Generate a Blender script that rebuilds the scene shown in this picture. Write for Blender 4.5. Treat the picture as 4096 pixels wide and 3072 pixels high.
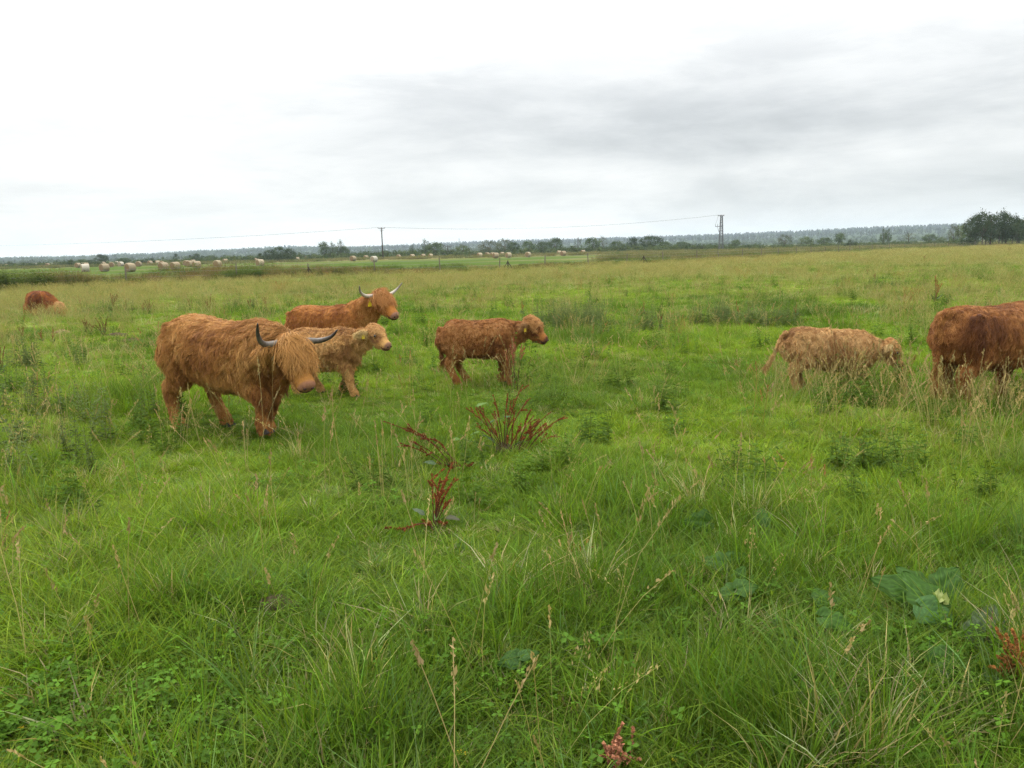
import bpy, bmesh, math, random
import numpy as np
from mathutils import Vector, Matrix, kdtree

for o in list(bpy.data.objects):
    bpy.data.objects.remove(o, do_unlink=True)
SC = bpy.context.scene
COL = SC.collection
R = math.radians

# ------------------------------------------------------------------ camera
FPX = 3154.0                      # focal length in pixels of the 4096 wide photograph
EYE = 1.70
PITCH, ROLL = 9.64, -1.40
cam_d = bpy.data.cameras.new('camera')
cam_d.sensor_width = 36.0
cam_d.lens = FPX / 4096.0 * 36.0
cam_d.clip_start = 0.05
cam_d.clip_end = 20000.0
cam = bpy.data.objects.new('camera', cam_d)
COL.objects.link(cam)
CAM_M = Matrix.Rotation(R(90 - PITCH), 3, 'X') @ Matrix.Rotation(R(ROLL), 3, 'Z')
cam.matrix_world = Matrix.Translation((0, 0, EYE)) @ CAM_M.to_4x4()
SC.camera = cam

# ------------------------------------------------------------------ sky: overcast, over a clear-sky base
SUN_EL, SUN_AZ = 52.0, -28.0      # azimuth measured from +Y (view direction) towards +X
world = bpy.data.worlds.new('World')
SC.world = world
world.use_nodes = True
wt = world.node_tree
for n in list(wt.nodes):
    wt.nodes.remove(n)

def wn(kind, **kw):
    n = wt.nodes.new(kind)
    for k, v in kw.items():
        setattr(n, k, v)
    return n

def wm(op, a, b=None, c=None, clamp=False):
    n = wt.nodes.new('ShaderNodeMath'); n.operation = op; n.use_clamp = clamp
    for i, v in enumerate((a, b, c)):
        if v is None:
            continue
        if isinstance(v, (int, float)):
            n.inputs[i].default_value = v
        else:
            wt.links.new(v, n.inputs[i])
    return n.outputs[0]

def wmap(v, a, b, lo=0.0, hi=1.0):
    n = wt.nodes.new('ShaderNodeMapRange'); n.interpolation_type = 'SMOOTHSTEP'
    wt.links.new(v, n.inputs[0])
    for i, q in enumerate((a, b, lo, hi)):
        n.inputs[i + 1].default_value = q
    return n.outputs[0]

w_out = wn('ShaderNodeOutputWorld')
w_bg = wn('ShaderNodeBackground')
w_bg.inputs['Strength'].default_value = 0.10
w_sky = wn('ShaderNodeTexSky', sky_type='NISHITA')
w_sky.sun_disc = False
w_sky.sun_elevation = R(SUN_EL)
w_sky.sun_rotation = R(SUN_AZ)
w_tc = wn('ShaderNodeTexCoord')
w_sep = wn('ShaderNodeSeparateXYZ')
wt.links.new(w_tc.outputs['Generated'], w_sep.inputs[0])
SX, SY, SZ = w_sep.outputs

def wnoise(sx, sz, scale, detail, off=0.0, rough=0.55):
    m = wn('ShaderNodeMapping')
    m.inputs['Location'].default_value = (off, off * 0.7, off * 1.3)
    m.inputs['Scale'].default_value = (sx, sx, sz)
    wt.links.new(w_tc.outputs['Generated'], m.inputs[0])
    n = wn('ShaderNodeTexNoise')
    n.inputs['Scale'].default_value = scale
    n.inputs['Detail'].default_value = detail
    n.inputs['Roughness'].default_value = rough
    n.inputs['Distortion'].default_value = 0.25
    wt.links.new(m.outputs[0], n.inputs[0])
    return n.outputs['Fac']

n_big = wnoise(1.0, 3.6, 2.0, 6.0, 3.1)
n_mid = wnoise(1.0, 3.2, 5.0, 8.0, 7.7, 0.6)
# brightness of an overcast sky rises towards the zenith (1 + 2 sin(el)) / 3
zpos = wm('MAXIMUM', SZ, 0.0)
lum = wm('MULTIPLY_ADD', wm('MULTIPLY', zpos, zpos), 2.2, wm('MULTIPLY_ADD', zpos, 0.60, wm('MULTIPLY_ADD', wm('POWER', 2.718, wm('MULTIPLY', zpos, -22.0)), 0.16, 0.79)))
# a long low bank of greyer cloud, thicker to the right
dz = wm('DIVIDE', wm('SUBTRACT', wm('ADD', SZ, wm('MULTIPLY', wm('SUBTRACT', n_big, 0.5), 0.10)), 0.160), 0.085)
band = wm('POWER', 2.718, wm('MULTIPLY', wm('MULTIPLY', dz, dz), -1.0))
dz2 = wm('DIVIDE', wm('SUBTRACT', wm('ADD', SZ, wm('MULTIPLY', wm('SUBTRACT', n_mid, 0.5), 0.04)), 0.055), 0.020)
band2 = wm('POWER', 2.718, wm('MULTIPLY', wm('MULTIPLY', dz2, dz2), -1.0))
side = wmap(SX, -0.50, 0.32, 0.12, 1.0)
tex = wmap(n_mid, 0.30, 0.72, 0.74, 1.10)
g1 = wm('MULTIPLY', wm('MULTIPLY', band, side), wm('MULTIPLY', tex, 0.20))
g2 = wm('MULTIPLY', wm('MULTIPLY', band2, wmap(SX, -0.6, 0.4, 0.3, 1.0)), 0.06)
g3 = wm('MULTIPLY', wm('MULTIPLY', wmap(n_big, 0.36, 0.66), wmap(SX, -0.45, 0.25, 0.45, 1.0)), 0.17)
g4 = wm('MULTIPLY', wmap(wnoise(1.0, 4.5, 4.0, 8.0, 12.3, 0.62), 0.38, 0.68), 0.13)
grey = wm('MINIMUM', wm('ADD', wm('ADD', wm('ADD', g1, g2), g3), g4), 0.7)
lum2 = wm('MULTIPLY', lum, wm('SUBTRACT', 1.0, grey))
c_mix = wn('ShaderNodeMix', data_type='RGBA')
c_mix.inputs[6].default_value = (1.0, 0.995, 0.975, 1)
c_mix.inputs[7].default_value = (0.95, 0.98, 1.0, 1)
wt.links.new(wm('MULTIPLY', grey, 2.2, clamp=True), c_mix.inputs[0])
c_lum = wn('ShaderNodeVectorMath', operation='SCALE')
wt.links.new(c_mix.outputs[2], c_lum.inputs[0])
wt.links.new(wm('MULTIPLY', lum2, 10.0), c_lum.inputs['Scale'])
w_mix = wn('ShaderNodeMix', data_type='RGBA')
w_mix.inputs[0].default_value = 0.94                    # cloud cover
wt.links.new(w_sky.outputs[0], w_mix.inputs[6])
wt.links.new(c_lum.outputs[0], w_mix.inputs[7])
wt.links.new(w_mix.outputs[2], w_bg.inputs['Color'])
wt.links.new(w_bg.outputs[0], w_out.inputs['Surface'])

# ------------------------------------------------------------------ sun behind thin cloud
sun_d = bpy.data.lights.new('sun', 'SUN')
sun_d.energy = 1.5
sun_d.angle = R(14)
sun_d.color = (1.0, 0.95, 0.87)
sun = bpy.data.objects.new('sun', sun_d)
COL.objects.link(sun)
sun.rotation_euler = (R(90 - SUN_EL), 0, R(180 - SUN_AZ))
sun.location = (-20, 40, 60)

vs = SC.view_settings
vs.view_transform = 'Standard'
vs.look = 'None'
vs.exposure = 0.35
vs.gamma = 1.0
vs.use_curve_mapping = False
cy = SC.cycles
cy.use_denoising = True
cy.denoising_prefilter = 'NONE'
cy.max_bounces = 5
cy.diffuse_bounces = 3
cy.glossy_bounces = 2
cy.transmission_bounces = 3
cy.transparent_max_bounces = 8
cy.volume_bounces = 1
cy.caustics_reflective = False
cy.caustics_refractive = False
cy.use_adaptive_sampling = False

# ------------------------------------------------------------------ helpers
def hash_u(ix, iy, iz, seed):
    h = (ix.astype(np.int64) * 374761393 + iy.astype(np.int64) * 668265263 + iz.astype(np.int64) * 2147483647 + seed * 974634541) & 0xFFFFFFFF
    h = ((h ^ (h >> 13)) * 1274126177) & 0xFFFFFFFF
    h = ((h ^ (h >> 16)) * 2246822519) & 0xFFFFFFFF
    h = h ^ (h >> 15)
    return (h & 0xFFFFFF) / float(0xFFFFFF)

def noise3(p, seed=0):
    p = np.asarray(p, float)
    i = np.floor(p).astype(np.int64)
    f = p - i
    f = f * f * (3 - 2 * f)
    out = 0
    for dx in (0, 1):
        for dy in (0, 1):
            for dz_ in (0, 1):
                w = (f[:, 0] if dx else 1 - f[:, 0]) * (f[:, 1] if dy else 1 - f[:, 1]) * (f[:, 2] if dz_ else 1 - f[:, 2])
                out = out + w * hash_u(i[:, 0] + dx, i[:, 1] + dy, i[:, 2] + dz_, seed)
    return out

def noise2(x, y, scale, seed=0, octaves=2):
    x = np.atleast_1d(np.asarray(x, float)); y = np.atleast_1d(np.asarray(y, float))
    tot = 0; amp = 1; s = 0
    for o in range(octaves):
        f = (2 ** o) / scale
        tot = tot + amp * noise3(np.stack([x.ravel() * f + 17.3 * seed, y.ravel() * f - 9.1 * seed, np.full(x.size, seed * 3.7)], 1), seed + o)
        s += amp; amp *= 0.5
    return (tot / s).reshape(x.shape)

def sstep(x, a, b):
    t = np.clip((np.asarray(x, float) - a) / (b - a), 0, 1)
    return t * t * (3 - 2 * t)

def ray(px, py):
    d = CAM_M @ Vector(((px - 2048) / FPX, -(py - 1536) / FPX, -1.0))
    return d.normalized()

def ground_at(px, py, z=0.0):
    """the point at height z that lies under a pixel of the 4096 x 3072 photograph"""
    d = ray(px, py)
    t = (z - EYE) / d.z
    return Vector((d.x * t, d.y * t, z))

def column(px, dist, z=0.0):
    """a point of the ground 'dist' metres ahead in the picture column of px (taken on the horizon)"""
    d = ray(px, 1000 - (px - 2048) * 0.0245)
    k = dist / d.y
    return Vector((d.x * k, dist, z))

def at_depth(px, py, dist):
    d = ray(px, py)
    k = dist / d.y
    return Vector((d.x * k, dist, EYE + d.z * k))

def mesh_obj(name, verts, faces, mat=None, parent=None, smooth=False, cols=None, link=True, mesh_only=False):
    me = bpy.data.meshes.new(name)
    if isinstance(verts, np.ndarray):
        verts = verts.tolist()
    me.from_pydata(verts, [], faces)
    if cols is not None:
        a = me.color_attributes.new('col', 'FLOAT_COLOR', 'POINT')
        c = np.ones((len(verts), 4)); c[:, :3] = np.asarray(cols)
        a.data.foreach_set('color', c.ravel())
    if smooth:
        me.polygons.foreach_set('use_smooth', [True] * len(me.polygons))
    if mat:
        me.materials.append(mat)
    me.update()
    if mesh_only:
        return me
    ob = bpy.data.objects.new(name, me)
    if link:
        COL.objects.link(ob)
    if parent:
        ob.parent = parent
    return ob

def obj_of(name, me, parent=None):
    ob = bpy.data.objects.new(name, me)
    COL.objects.link(ob)
    if parent:
        ob.parent = parent
    return ob

def empty(name, loc, rz=0.0, scale=1.0):
    o = bpy.data.objects.new(name, None)
    COL.objects.link(o)
    o.location = loc
    o.rotation_euler = (0, 0, rz)
    o.scale = (scale,) * 3
    o.empty_display_size = 0.1
    return o

def tag(o, label=None, cat=None, group=None, kind=None):
    if label: o['label'] = label
    if cat: o['category'] = cat
    if group: o['group'] = group
    if kind: o['kind'] = kind
    return o

class MB:
    """collects boxes, bars and tubes for one mesh"""
    def __init__(s):
        s.v = []; s.f = []; s.c = []
    def add(s, v, f, c=None):
        n = len(s.v)
        s.v += [tuple(q) for q in v]
        s.f += [tuple(i + n for i in q) for q in f]
        if c is not None:
            s.c += [c] * len(v)
    def box(s, c, h, c3=None):
        x, y, z = c; a, b, d = h
        v = [(x + i * a, y + j * b, z + k * d) for i in (-1, 1) for j in (-1, 1) for k in (-1, 1)]
        s.add(v, [(0, 1, 3, 2), (4, 6, 7, 5), (0, 4, 5, 1), (2, 3, 7, 6), (0, 2, 6, 4), (1, 5, 7, 3)], c3)
    def tube(s, pts, rad, n=6, c=None, cap=True):
        pts = [Vector(p) for p in pts]
        if not hasattr(rad, '__len__'):
            rad = [rad] * len(pts)
        rings = []
        for i, p in enumerate(pts):
            t = (pts[min(i + 1, len(pts) - 1)] - pts[max(i - 1, 0)])
            t = t.normalized() if t.length > 1e-9 else Vector((0, 0, 1))
            ref = Vector((0, 0, 1)) if abs(t.z) < 0.9 else Vector((1, 0, 0))
            u = t.cross(ref).normalized(); w = t.cross(u)
            rings.append([p + (u * math.cos(a) + w * math.sin(a)) * rad[i] for a in [2 * math.pi * k / n for k in range(n)]])
        v = [q for r_ in rings for q in r_]
        f = []
        for i in range(len(pts) - 1):
            for k in range(n):
                f.append((i * n + k, i * n + (k + 1) % n, (i + 1) * n + (k + 1) % n, (i + 1) * n + k))
        if cap:
            f.append(tuple(range(n))[::-1]); f.append(tuple((len(pts) - 1) * n + k for k in range(n)))
        s.add(v, f, c)
    def build(s, name, mat, parent=None, smooth=False):
        return mesh_obj(name, s.v, s.f, mat, parent, smooth, s.c if s.c else None)
    def mesh(s, name, mat, smooth=False):
        return mesh_obj(name, s.v, s.f, mat, None, smooth, s.c if s.c else None, mesh_only=True)

# ------------------------------------------------------------------ materials
def new_mat(name):
    m = bpy.data.materials.new(name)
    m.use_nodes = True
    t = m.node_tree
    for n in list(t.nodes):
        t.nodes.remove(n)
    out = t.nodes.new('ShaderNodeOutputMaterial')
    return m, t, out

def nd(t, kind, **kw):
    n = t.nodes.new(kind)
    for k, v in kw.items():
        setattr(n, k, v)
    return n

def mat_plain(name, col, rough=0.8, spec=0.2, noise=0.0, scale=8.0, bump=0.0, col2=None):
    m, t, out = new_mat(name)
    b = nd(t, 'ShaderNodeBsdfPrincipled')
    b.inputs['Roughness'].default_value = rough
    b.inputs['Specular IOR Level'].default_value = spec
    b.inputs['Base Color'].default_value = (*col, 1)
    if noise > 0 or col2 or bump > 0:
        tc = nd(t, 'ShaderNodeTexCoord')
        nz = nd(t, 'ShaderNodeTexNoise')
        nz.inputs['Scale'].default_value = scale
        nz.inputs['Detail'].default_value = 5
        t.links.new(tc.outputs['Object'], nz.inputs[0])
        mx = nd(t, 'ShaderNodeMix', data_type='RGBA')
        c2 = col2 or tuple(c * (1 - noise) for c in col)
        mx.inputs[6].default_value = (*col, 1); mx.inputs[7].default_value = (*c2, 1)
        mr = nd(t, 'ShaderNodeMapRange'); mr.inputs[1].default_value = 0.35; mr.inputs[2].default_value = 0.65
        t.links.new(nz.outputs['Fac'], mr.inputs[0]); t.links.new(mr.outputs[0], mx.inputs[0])
        t.links.new(mx.outputs[2], b.inputs['Base Color'])
        if bump > 0:
            bp = nd(t, 'ShaderNodeBump'); bp.inputs['Strength'].default_value = 0.6; bp.inputs['Distance'].default_value = bump
            t.links.new(nz.outputs['Fac'], bp.inputs['Height']); t.links.new(bp.outputs[0], b.inputs['Normal'])
    t.links.new(b.outputs[0], out.inputs[0])
    return m

def mat_leaf(name, translucent=0.35, gloss=0.06, inst=True, rnd=0.0, base=None):
    """foliage: colour attribute of the mesh times the tint of the instance; light passes through"""
    m, t, out = new_mat(name)
    at = nd(t, 'ShaderNodeAttribute', attribute_name='col')
    src = at.outputs['Color']
    if inst:
        ai = nd(t, 'ShaderNodeAttribute', attribute_name='tint', attribute_type='INSTANCER')
        mu = nd(t, 'ShaderNodeMix', data_type='RGBA', blend_type='MULTIPLY')
        mu.inputs[0].default_value = 1.0
        t.links.new(src, mu.inputs[6]); t.links.new(ai.outputs['Color'], mu.inputs[7])
        src = mu.outputs[2]
    if rnd > 0:
        oi = nd(t, 'ShaderNodeObjectInfo')
        mr = nd(t, 'ShaderNodeMapRange'); mr.inputs[3].default_value = 1 - rnd; mr.inputs[4].default_value = 1 + rnd
        t.links.new(oi.outputs['Random'], mr.inputs[0])
        vm = nd(t, 'ShaderNodeVectorMath', operation='SCALE')
        t.links.new(src, vm.inputs[0]); t.links.new(mr.outputs[0], vm.inputs['Scale'])
        src = vm.outputs[0]
    df = nd(t, 'ShaderNodeBsdfDiffuse'); tr = nd(t, 'ShaderNodeBsdfTranslucent')
    t.links.new(src, df.inputs[0])
    hs = nd(t, 'ShaderNodeMix', data_type='RGBA', blend_type='MULTIPLY')
    hs.inputs[0].default_value = 1.0; hs.inputs[7].default_value = (1.15, 1.2, 0.7, 1)
    t.links.new(src, hs.inputs[6]); t.links.new(hs.outputs[2], tr.inputs[0])
    m1 = nd(t, 'ShaderNodeMixShader'); m1.inputs[0].default_value = translucent
    t.links.new(df.outputs[0], m1.inputs[1]); t.links.new(tr.outputs[0], m1.inputs[2])
    gl = nd(t, 'ShaderNodeBsdfGlossy'); gl.inputs['Roughness'].default_value = 0.45
    gl.inputs['Color'].default_value = (0.9, 0.95, 1, 1)
    m2 = nd(t, 'ShaderNodeMixShader'); m2.inputs[0].default_value = gloss
    t.links.new(m1.outputs[0], m2.inputs[1]); t.links.new(gl.outputs[0], m2.inputs[2])
    t.links.new(m2.outputs[0], out.inputs[0])
    return m
# ------------------------------------------------------------------ the ground
# fence line at the far side of the pasture, read from the ground under the fence in the photograph
FENCE = [(-70.0, 22.0), (-30.5, 47.0), (-19.9, 58.0), (-1.0, 69.0), (20.0, 85.0), (60.0, 132.0), (100.0, 163.0), (180.0, 210.0)]

def fence_y(x):
    return np.interp(x, [p[0] for p in FENCE], [p[1] for p in FENCE])

# (px, py, radius m, height m) hummocks and hollows seen in the pasture
HUMPS = [(200, 1300, 1.1, .16), (850, 1270, 1.0, .10), (2250, 1430, 1.0, .10), (2900, 1400, 1.2, .10),
         (3400, 1700, .9, .08), (3600, 2000, .7, .07), (500, 2500, .6, .05), (3700, 2560, .5, .05), (1100, 2400, .35, .05),
         (2500, 1880, .7, .06), (300, 1650, .9, .07), (2100, 2620, .5, .04)]
HUMP_W = [(*ground_at(a, b)[:2], r, h) for a, b, r, h in HUMPS]

def H(x, y):
    x = np.atleast_1d(np.asarray(x, float)); y = np.atleast_1d(np.asarray(y, float))
    d = np.hypot(x, y)
    fade = 1 - sstep(d, 60, 140)
    h = (noise2(x, y, 4.5, 3, 2) - 0.5) * 0.16 * fade + (noise2(x, y, 1.1, 5, 2) - 0.5) * 0.07 * (1 - sstep(d, 25, 60))
    for hx, hy, r, k in HUMP_W:
        h = h + k * np.exp(-((x - hx) ** 2 + (y - hy) ** 2) / (r * r))
    # shallow ditch behind the fence
    s = y - fence_y(x)
    h = h - 0.25 * np.exp(-((s - 5.0) / 2.2) ** 2)
    return h * sstep(d, 0.0, 2.2)

def Hz(x, y):
    return float(H(x, y)[0])

def on_ground(px, py):
    p = ground_at(px, py)
    for _ in range(3):
        p = ground_at(px, py, Hz(p.x, p.y))
    return p

# palette of albedos
C_YG = np.array((.195, .290, .024)); C_MID = np.array((.116, .202, .018)); C_DEEP = np.array((.054, .116, .012))
C_BLUE = np.array((.105, .175, .050)); C_STRAW = np.array((.43, .375, .20)); C_TAN = np.array((.31, .235, .14)); C_RUST = np.array((.16, .055, .025))

def meadow_mix(x, y):
    """how dry (0 green .. 1 straw), how lush, how bright the sward is at a place"""
    d = np.hypot(x, y)
    dry = sstep(d, 14, 52) * (0.28 + 0.88 * sstep(noise2(x, y, 8.0, 21, 3), 0.36, 0.66))
    dry = dry + 0.38 * sstep(noise2(x, y, 2.6, 22, 2), 0.52, 0.76) * (1 - sstep(d, 20, 40))
    dry = dry + 0.35 * sstep(x, 1.5, 4.5) * sstep(d, 4.2, 6) * (1 - sstep(d, 9, 14)) * sstep(noise2(x, y, 1.6, 23, 2), 0.38, 0.62)
    dry = dry + 0.35 * sstep(-x, 3.0, 5.5) * sstep(d, 6, 9) * (1 - sstep(d, 13, 18)) * sstep(noise2(x, y, 2.0, 24, 2), 0.42, 0.62)
    lush = sstep(noise2(x, y, 1.7, 31, 3), 0.45, 0.68)
    bright = sstep(noise2(x, y, 3.2, 33, 3), 0.34, 0.66)
    return np.clip(dry, 0, 1), lush, bright

SHORT = [(700, 1745, .9), (900, 1745, .8), (800, 1800, .7), (1000, 1740, .6), (1420, 1600, .8), (1950, 1600, .5), (1300, 1600, .5)]
SHORT_W = [(*ground_at(a, b)[:2], r) for a, b, r in SHORT]
def grazed(x, y):
    """close-cropped places where the cattle stand"""
    f = np.zeros(x.size)
    for hx, hy, r in SHORT_W:
        f = np.maximum(f, np.exp(-(((x - hx) ** 2 + (y - hy) ** 2) / (r * r)) ** 2))
    return f

def lerp(a, b, t):
    return a + (b - a) * np.asarray(t)[:, None]

def ground_colour(x, y):
    dry, lush, bright = meadow_mix(x, y)
    d = np.hypot(x, y)
    c = lerp(np.tile(C_MID * 0.75, (x.size, 1)), C_YG * 0.95, bright * 0.7)
    c = lerp(c, C_DEEP * 0.8, lush * 0.6)
    c = lerp(c, C_STRAW * 0.72, dry * 0.62)
    soil = np.array((.060, .050, .024))
    c = lerp(c, soil, (1 - sstep(d, 5, 22)) * 0.45)
    # beyond the fence: rough strip, mown meadow, rough grass again
    s = y - fence_y(x)
    n = noise2(x, y, 14.0, 41, 3)
    rough = lerp(np.tile(np.array((.085, .095, .032)), (x.size, 1)), np.array((.15, .10, .045)), sstep(n, .45, .7))
    mown = lerp(np.tile(np.array((.074, .112, .026)), (x.size, 1)), np.array((.118, .132, .042)), sstep(noise2(x, y, 25.0, 43, 2), .35, .7))
    mown = mown * (0.9 + 0.2 * noise2((x * .8 + y * .6) * 1.0, (x * -.6 + y * .8) * .06, 3.2, 44, 1))[:, None]
    far = lerp(np.tile(np.array((.10, .115, .040)), (x.size, 1)), np.array((.19, .165, .075)), sstep(noise2(x * .35, y, 16.0, 45, 2), .4, .65))
    wm_ = sstep(s, 9, 12) * (1 - sstep(y + n * 24, 208, 216)) * (1 - sstep(x + n * 30 - (y - 100) * .1, 18, 34))
    c = lerp(c, rough, sstep(s, -.5, 1.0))
    c = lerp(c, far, sstep(s, 14, 24))
    c = lerp(c, mown, wm_)
    return c

def build_ground():
    ang_f = np.linspace(-R(46), R(46), 560)
    ang_b = np.linspace(R(46), R(314), 90)[1:-1]
    ang = np.concatenate([ang_f, ang_b])
    rad = np.concatenate([[0.6], np.geomspace(1.2, 30, 150), np.geomspace(30.6, 320, 150), np.geomspace(340, 4100, 40)])
    A, D = np.meshgrid(ang, rad)
    x = (np.sin(A) * D).ravel(); y = (np.cos(A) * D).ravel()
    z = H(x, y)
    n, m = len(rad), len(ang)
    v = np.stack([x, y, z], 1)
    v = np.vstack([v, [[0, 0, 0]]])
    i = np.arange(n - 1)[:, None] * m; j = np.arange(m)[None, :]; j2 = (j + 1) % m
    f = np.stack([i + j, i + j2, i + m + j2, i + m + j], -1).reshape(-1, 4)[:, ::-1]
    fl = [tuple(q) for q in f.tolist()] + [(n * m, (k + 1) % m, k) for k in range(m)]
    cols = np.vstack([ground_colour(x, y), [[.08, .1, .03]]])
    m_, t, out = new_mat('meadow_ground')
    at = nd(t, 'ShaderNodeAttribute', attribute_name='col')
    ge = nd(t, 'ShaderNodeNewGeometry')
    nz = nd(t, 'ShaderNodeTexNoise'); nz.inputs['Scale'].default_value = 6.0; nz.inputs['Detail'].default_value = 8; nz.inputs['Roughness'].default_value = .7
    t.links.new(ge.outputs['Position'], nz.inputs[0])
    mr = nd(t, 'ShaderNodeMapRange'); mr.inputs[1].default_value = .3; mr.inputs[2].default_value = .7; mr.inputs[3].default_value = .62; mr.inputs[4].default_value = 1.35
    t.links.new(nz.outputs['Fac'], mr.inputs[0])
    sc = nd(t, 'ShaderNodeVectorMath', operation='SCALE')
    t.links.new(at.outputs['Color'], sc.inputs[0]); t.links.new(mr.outputs[0], sc.inputs['Scale'])
    b = nd(t, 'ShaderNodeBsdfPrincipled'); b.inputs['Roughness'].default_value = 1; b.inputs['Specular IOR Level'].default_value = 0.0
    bp = nd(t, 'ShaderNodeBump'); bp.inputs['Strength'].default_value = .8; bp.inputs['Distance'].default_value = .05
    t.links.new(nz.outputs['Fac'], bp.inputs['Height']); t.links.new(bp.outputs[0], b.inputs['Normal'])
    t.links.new(sc.outputs[0], b.inputs['Base Color']); t.links.new(b.outputs[0], out.inputs[0])
    o = mesh_obj('ground', v, fl, m_, None, True, cols)
    tag(o, 'green pasture ground and mown meadow reaching to the horizon', 'ground', kind='structure')
    return o
build_ground()
# ------------------------------------------------------------------ grass: tufts scattered with geometry nodes
RNG = np.random.default_rng(11)

def blade_set(rng, n, rad, h0, h1, wid, lean, curl, droop, colfn):
    V = []; F = []; C = []
    for i in range(n):
        a = rng.uniform(0, 2 * math.pi); r = rad * math.sqrt(rng.random())
        bx, by = r * math.cos(a), r * math.sin(a)
        ha = a + rng.normal(0, 1.1)
        dx, dy = math.cos(ha), math.sin(ha)
        h = rng.uniform(h0, h1); l = rng.uniform(0, lean); c = rng.uniform(.1, 1) * curl; dr = rng.uniform(.2, 1) * droop
        w = wid * rng.uniform(.6, 1.25)
        wa = ha + math.pi / 2 + rng.normal(0, .5)
        wx, wy = math.cos(wa), math.sin(wa)
        k0 = len(V); col = colfn(rng)
        for t, ww in ((0, .7), (.3, 1.0), (.62, .8)):
            q = (l * t + c * t * t) * h
            x, y, z = bx + dx * q, by + dy * q, h * (t - dr * t * t)
            V += [(x - wx * w * ww / 2, y - wy * w * ww / 2, z), (x + wx * w * ww / 2, y + wy * w * ww / 2, z)]
        q = (l + c) * h
        V.append((bx + dx * q, by + dy * q, h * (1 - dr)))
        F += [(k0, k0 + 1, k0 + 3, k0 + 2), (k0 + 2, k0 + 3, k0 + 5, k0 + 4), (k0 + 4, k0 + 5, k0 + 6)]
        C += [col] * 7
    return V, F, C

def stalk_set(rng, n, rad, h0, h1, wid, stemcol, headcol, head, lean=.35, nodes=9):
    """thin stems that end in a seed head; head: 'spike', 'panicle' or 'open'"""
    V = []; F = []; C = []
    for i in range(n):
        a = rng.uniform(0, 2 * math.pi); r = rad * math.sqrt(rng.random())
        bx, by = r * math.cos(a), r * math.sin(a)
        ha = rng.uniform(0, 2 * math.pi); dx, dy = math.cos(ha), math.sin(ha)
        h = rng.uniform(h0, h1); l = abs(rng.normal(0, lean)); c = rng.uniform(0, .25)
        def P(t):
            q = (l * t + c * t * t * t) * h
            return np.array((bx + dx * q, by + dy * q, h * t * (1 - .25 * l * t)))
        sc = np.array(stemcol) * rng.uniform(.75, 1.2)
        hc = np.array(headcol) * rng.uniform(.7, 1.2)
        wa = rng.uniform(0, math.pi); wv = np.array((math.cos(wa), math.sin(wa), 0)) * wid / 2
        k0 = len(V)
        for t in (0, .35, .7, 1.0):
            p = P(t); V += [tuple(p - wv), tuple(p + wv)]; C += [tuple(sc)] * 2
        F += [(k0 + 2 * j, k0 + 2 * j + 1, k0 + 2 * j + 3, k0 + 2 * j + 2) for j in range(3)]
        hl = {'spike': rng.uniform(.05, .09), 'panicle': rng.uniform(.07, .13), 'open': rng.uniform(.10, .18)}[head] * (h1 / .6)
        t0 = 1 - hl / h
        for j in range(nodes):
            t = t0 + (1 - t0) * (j + .5) / nodes
            p = P(t)
            spread = {'spike': .003, 'panicle': .010 * (1 - .6 * j / nodes), 'open': .035 * (1 - .75 * j / nodes)}[head]
            sz = {'spike': .0055, 'panicle': .006, 'open': .0042}[head] * rng.uniform(.7, 1.3)
            o = rng.normal(0, 1, 3); o[2] *= .35; o = o / np.linalg.norm(o) * spread
            ax = np.array((dx * l, dy * l, 1.0)); ax = ax / np.linalg.norm(ax) + rng.normal(0, .35, 3)
            sd = np.cross(ax, rng.normal(0, 1, 3)); sd = sd / (np.linalg.norm(sd) + 1e-6)
            q = p + o
            k = len(V)
            V += [tuple(q - ax * sz * 1.5), tuple(q + sd * sz * .8), tuple(q + ax * sz * 1.9), tuple(q - sd * sz * .8)]
            C += [tuple(hc)] * 4
            F.append((k, k + 1, k + 2, k + 3))
    return V, F, C

def herb_set(rng, n, rad, h0, h1, leaf, ncol, levels=5, narrow=.35, stemcol=(1.1, .8, .9)):
    """upright stems with leaves all the way up"""
    V = []; F = []; C = []
    for i in range(n):
        a = rng.uniform(0, 2 * math.pi); r = rad * math.sqrt(rng.random())
        b = np.array((r * math.cos(a), r * math.sin(a), 0)); h = rng.uniform(h0, h1)
        tilt = np.array((rng.normal(0, .13), rng.normal(0, .13), 1.0))
        wa = rng.uniform(0, math.pi); wv = np.array((math.cos(wa), math.sin(wa), 0)) * .0025
        k = len(V)
        V += [tuple(b - wv), tuple(b + wv), tuple(b + tilt * h + wv * .5), tuple(b + tilt * h - wv * .5)]; C += [stemcol] * 4; F.append((k, k + 1, k + 2, k + 3))
        for j in range(levels):
            t = .12 + .86 * j / max(1, levels - 1)
            for s in range(3):
                an = rng.uniform(0, 2 * math.pi); up = rng.uniform(-.15, .8)
                d = np.array((math.cos(an), math.sin(an), up)); d /= np.linalg.norm(d)
                sd = np.cross(d, (0, 0, 1)); sd /= np.linalg.norm(sd) + 1e-6
                L = leaf * rng.uniform(.6, 1.2) * (1.15 - .6 * t); w = L * narrow
                p = b + tilt * h * t
                k = len(V); col = tuple(np.array(ncol) * rng.uniform(.7, 1.25))
                V += [tuple(p), tuple(p + d * L * .5 + sd * w / 2 + (0, 0, .004)), tuple(p + d * L - np.array((0, 0, L * .2))), tuple(p + d * L * .5 - sd * w / 2 + (0, 0, .004))]
                C += [col] * 4; F.append((k, k + 1, k + 2, k + 3))
    return V, F, C

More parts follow.
